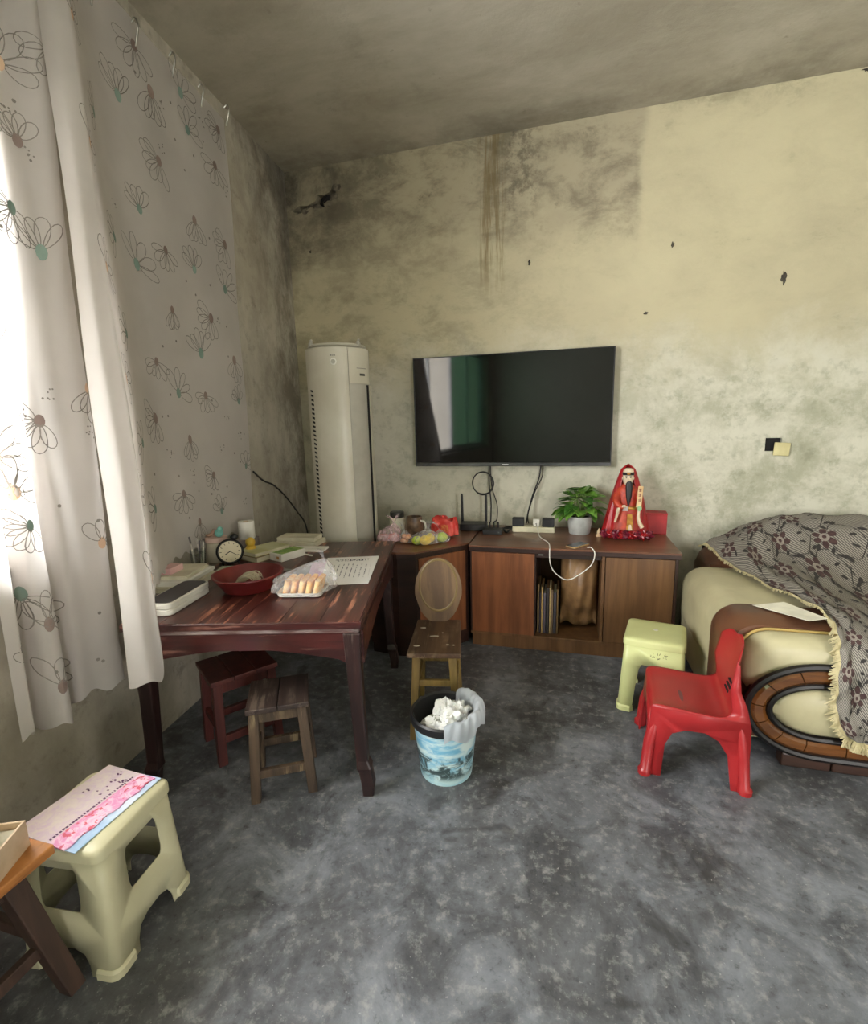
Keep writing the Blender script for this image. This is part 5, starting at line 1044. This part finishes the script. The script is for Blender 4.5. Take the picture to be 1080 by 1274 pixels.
build('robe', G().loft([[(r * math.cos(2 * PI * k / 28) * (1 + .05 * math.sin(6 * PI * k / 14)), r * .62 * math.sin(2 * PI * k / 28) - .01, z) for k in range(28)] for r, z in ((.11, 0), (.105, .06), (.092, .13), (.080, .17), (.070, .22), (.072, .29), (.066, .33), (.03, .365), (.018, .375))]), M_robe, sx_, smooth=True)
hd = build('head', G().lathe([(.004, .352), (.020, .358), (.028, .372), (.033, .392), (.034, .412), (.031, .432), (.022, .448), (.004, .454)], 24, c=(0, -.018, 0)), M_skin, sx_, smooth=True)
build('nose', G().ball((0, -.053, .398), .0055, .8, 1, 1.5), M_skin, hd, smooth=True)
for sg in (-1, 1):
    build('eye', G().ball((sg * .012, -.049, .408), .0045, 1.3, .5, .6), M_blk, hd, smooth=True); build('ear', G().ball((sg * .034, -.016, .402), .007, .6, .8, 1.4), M_skin, hd, smooth=True); build('eyebrow', G().tube([(sg * .005, -.052, .415), (sg * .013, -.051, .419), (sg * .020, -.047, .416)], .002, 6), M_blk, hd, smooth=True)
build('mouth', G().ball((0, -.050, .383), .004, 1.5, .5, .5), M_robe, hd)
build('beard', G().loft([[(w * math.cos(2 * PI * k / 14), -.046 - .012 * t + .010 * math.sin(2 * PI * k / 14), .386 - .165 * t) for k in range(14)] for t, w in ((0, .010), (.1, .021), (.3, .022), (.6, .018), (.85, .010), (1, .003))], M=T(.006, 0, 0)), M_blk, sx_, smooth=True)
build('hat', G().lathe([(.0355, .424), (.037, .427), (.037, .441), (.034, .444)], 24, c=(0, -.018, 0), cap=False), M_blk, sx_, smooth=40); build('hat_crown', G().lathe([(.034, .444), (.030, .462), (.016, .470), (.002, .471)], 24, c=(0, -.018, 0)), M_skin, sx_, smooth=40); build('hat_jewel', G().ball((0, -.056, .434), .007, 1.6, .5, .8), M_gold, sx_, smooth=True)
build('sleeve', G().tube(spline([(-.066, -.03, .30), (-.070, -.065, .25), (-.048, -.082, .222), (-.028, -.08, .218)], 6), lambda t: .024 - .008 * t, 12), M_robe, sx_, smooth=True); build('sleeve', G().tube(spline([(.066, -.03, .30), (.078, -.06, .25), (.072, -.078, .215)], 6), lambda t: .024 - .006 * t, 12), M_robe, sx_, smooth=True)
build('sleeve_cuff', G().tube(spline([(-.030, -.086, .222), (-.052, -.088, .212), (-.062, -.086, .17), (-.074, -.084, .115)], 6), lambda t: .013 - .006 * t, 10), M_skin, sx_, smooth=True); build('sleeve_cuff', G().tube(spline([(.070, -.086, .20), (.068, -.088, .15), (.078, -.088, .115), (.094, -.086, .085)], 6), lambda t: .009 + .006 * t, 10), M_skin, sx_, smooth=True)
build('hand', G().ball((-.022, -.088, .226), .010, 1.3, .9, .8).ball((-.010, -.092, .222), .005), M_skin, sx_, smooth=True); build('hand', G().ball((.072, -.094, .215), .011, 1, .9, 1.1), M_skin, sx_, smooth=True)
tbt = build('tablet', G(T(.070, -.098, .285) @ Ry(.06)).box(-.016, .016, -.004, .004, -.065, .075), mat('cream tablet', (222, 196, 150), (200, 160, 110), .5), sx_, bevel=.003); build('tablet_jade', G(T(.072, -.103, .215)).prism(rrect(.026, .034, .012), -.002, .002, Rx(PI / 2)), mat('jade', (150, 190, 140), None, .35), sx_)
for k in range(3): build('tablet_character', G(T(.0705, -.1026, .335 - .032 * k)).box(-.009, .009, -.0006, .0006, -.002, .002).box(-.0015, .0015, -.0006, .0006, -.010, .010).box(-.008, .008, -.0006, .0006, -.010, -.007), mat('red ink', (120, 40, 36), None, .6), tbt)
build('belt', G().lathe([(.0725, .195), (.076, .2), (.076, .212), (.0725, .217)], 28, M=T(0, -.01, 0) @ Matrix.Scale(.64, 4, (0, 1, 0)), cap=False), M_gold, sx_, smooth=40); build('belt_plaque', G(T(-.012, -.064, .205)).box(-.018, .018, -.004, .003, -.016, .016), mat('silver plaque', (190, 186, 180), None, .4), sx_, bevel=.003)
build('front_panel', G().prism([(-.008, .17), (.020, .17), (.036, .02), (-.012, .02)], -.001, .004, T(.01, -.076, 0) @ Rx(PI / 2)), M_gold, sx_); build('lower_panel', G().prism([(.0, .10), (.012, .10), (.028, .03), (-.012, .03)], .004, .007, T(.014, -.078, 0) @ Rx(PI / 2)), M_skin, sx_)
random.seed(17)
for k in range(9):
    x = -.135 + .27 * k / 8; o = crumple((x, -.085 - .02 * math.cos(x * 9), .036), random.uniform(.024, .030), name='cloth_ruffle', m=M_cape if k % 2 else (bpy.data.materials.get('wine cloth') or mat('wine cloth', (116, 24, 46), (90, 14, 34), .4, 20)), par=sx_, sz=.8)
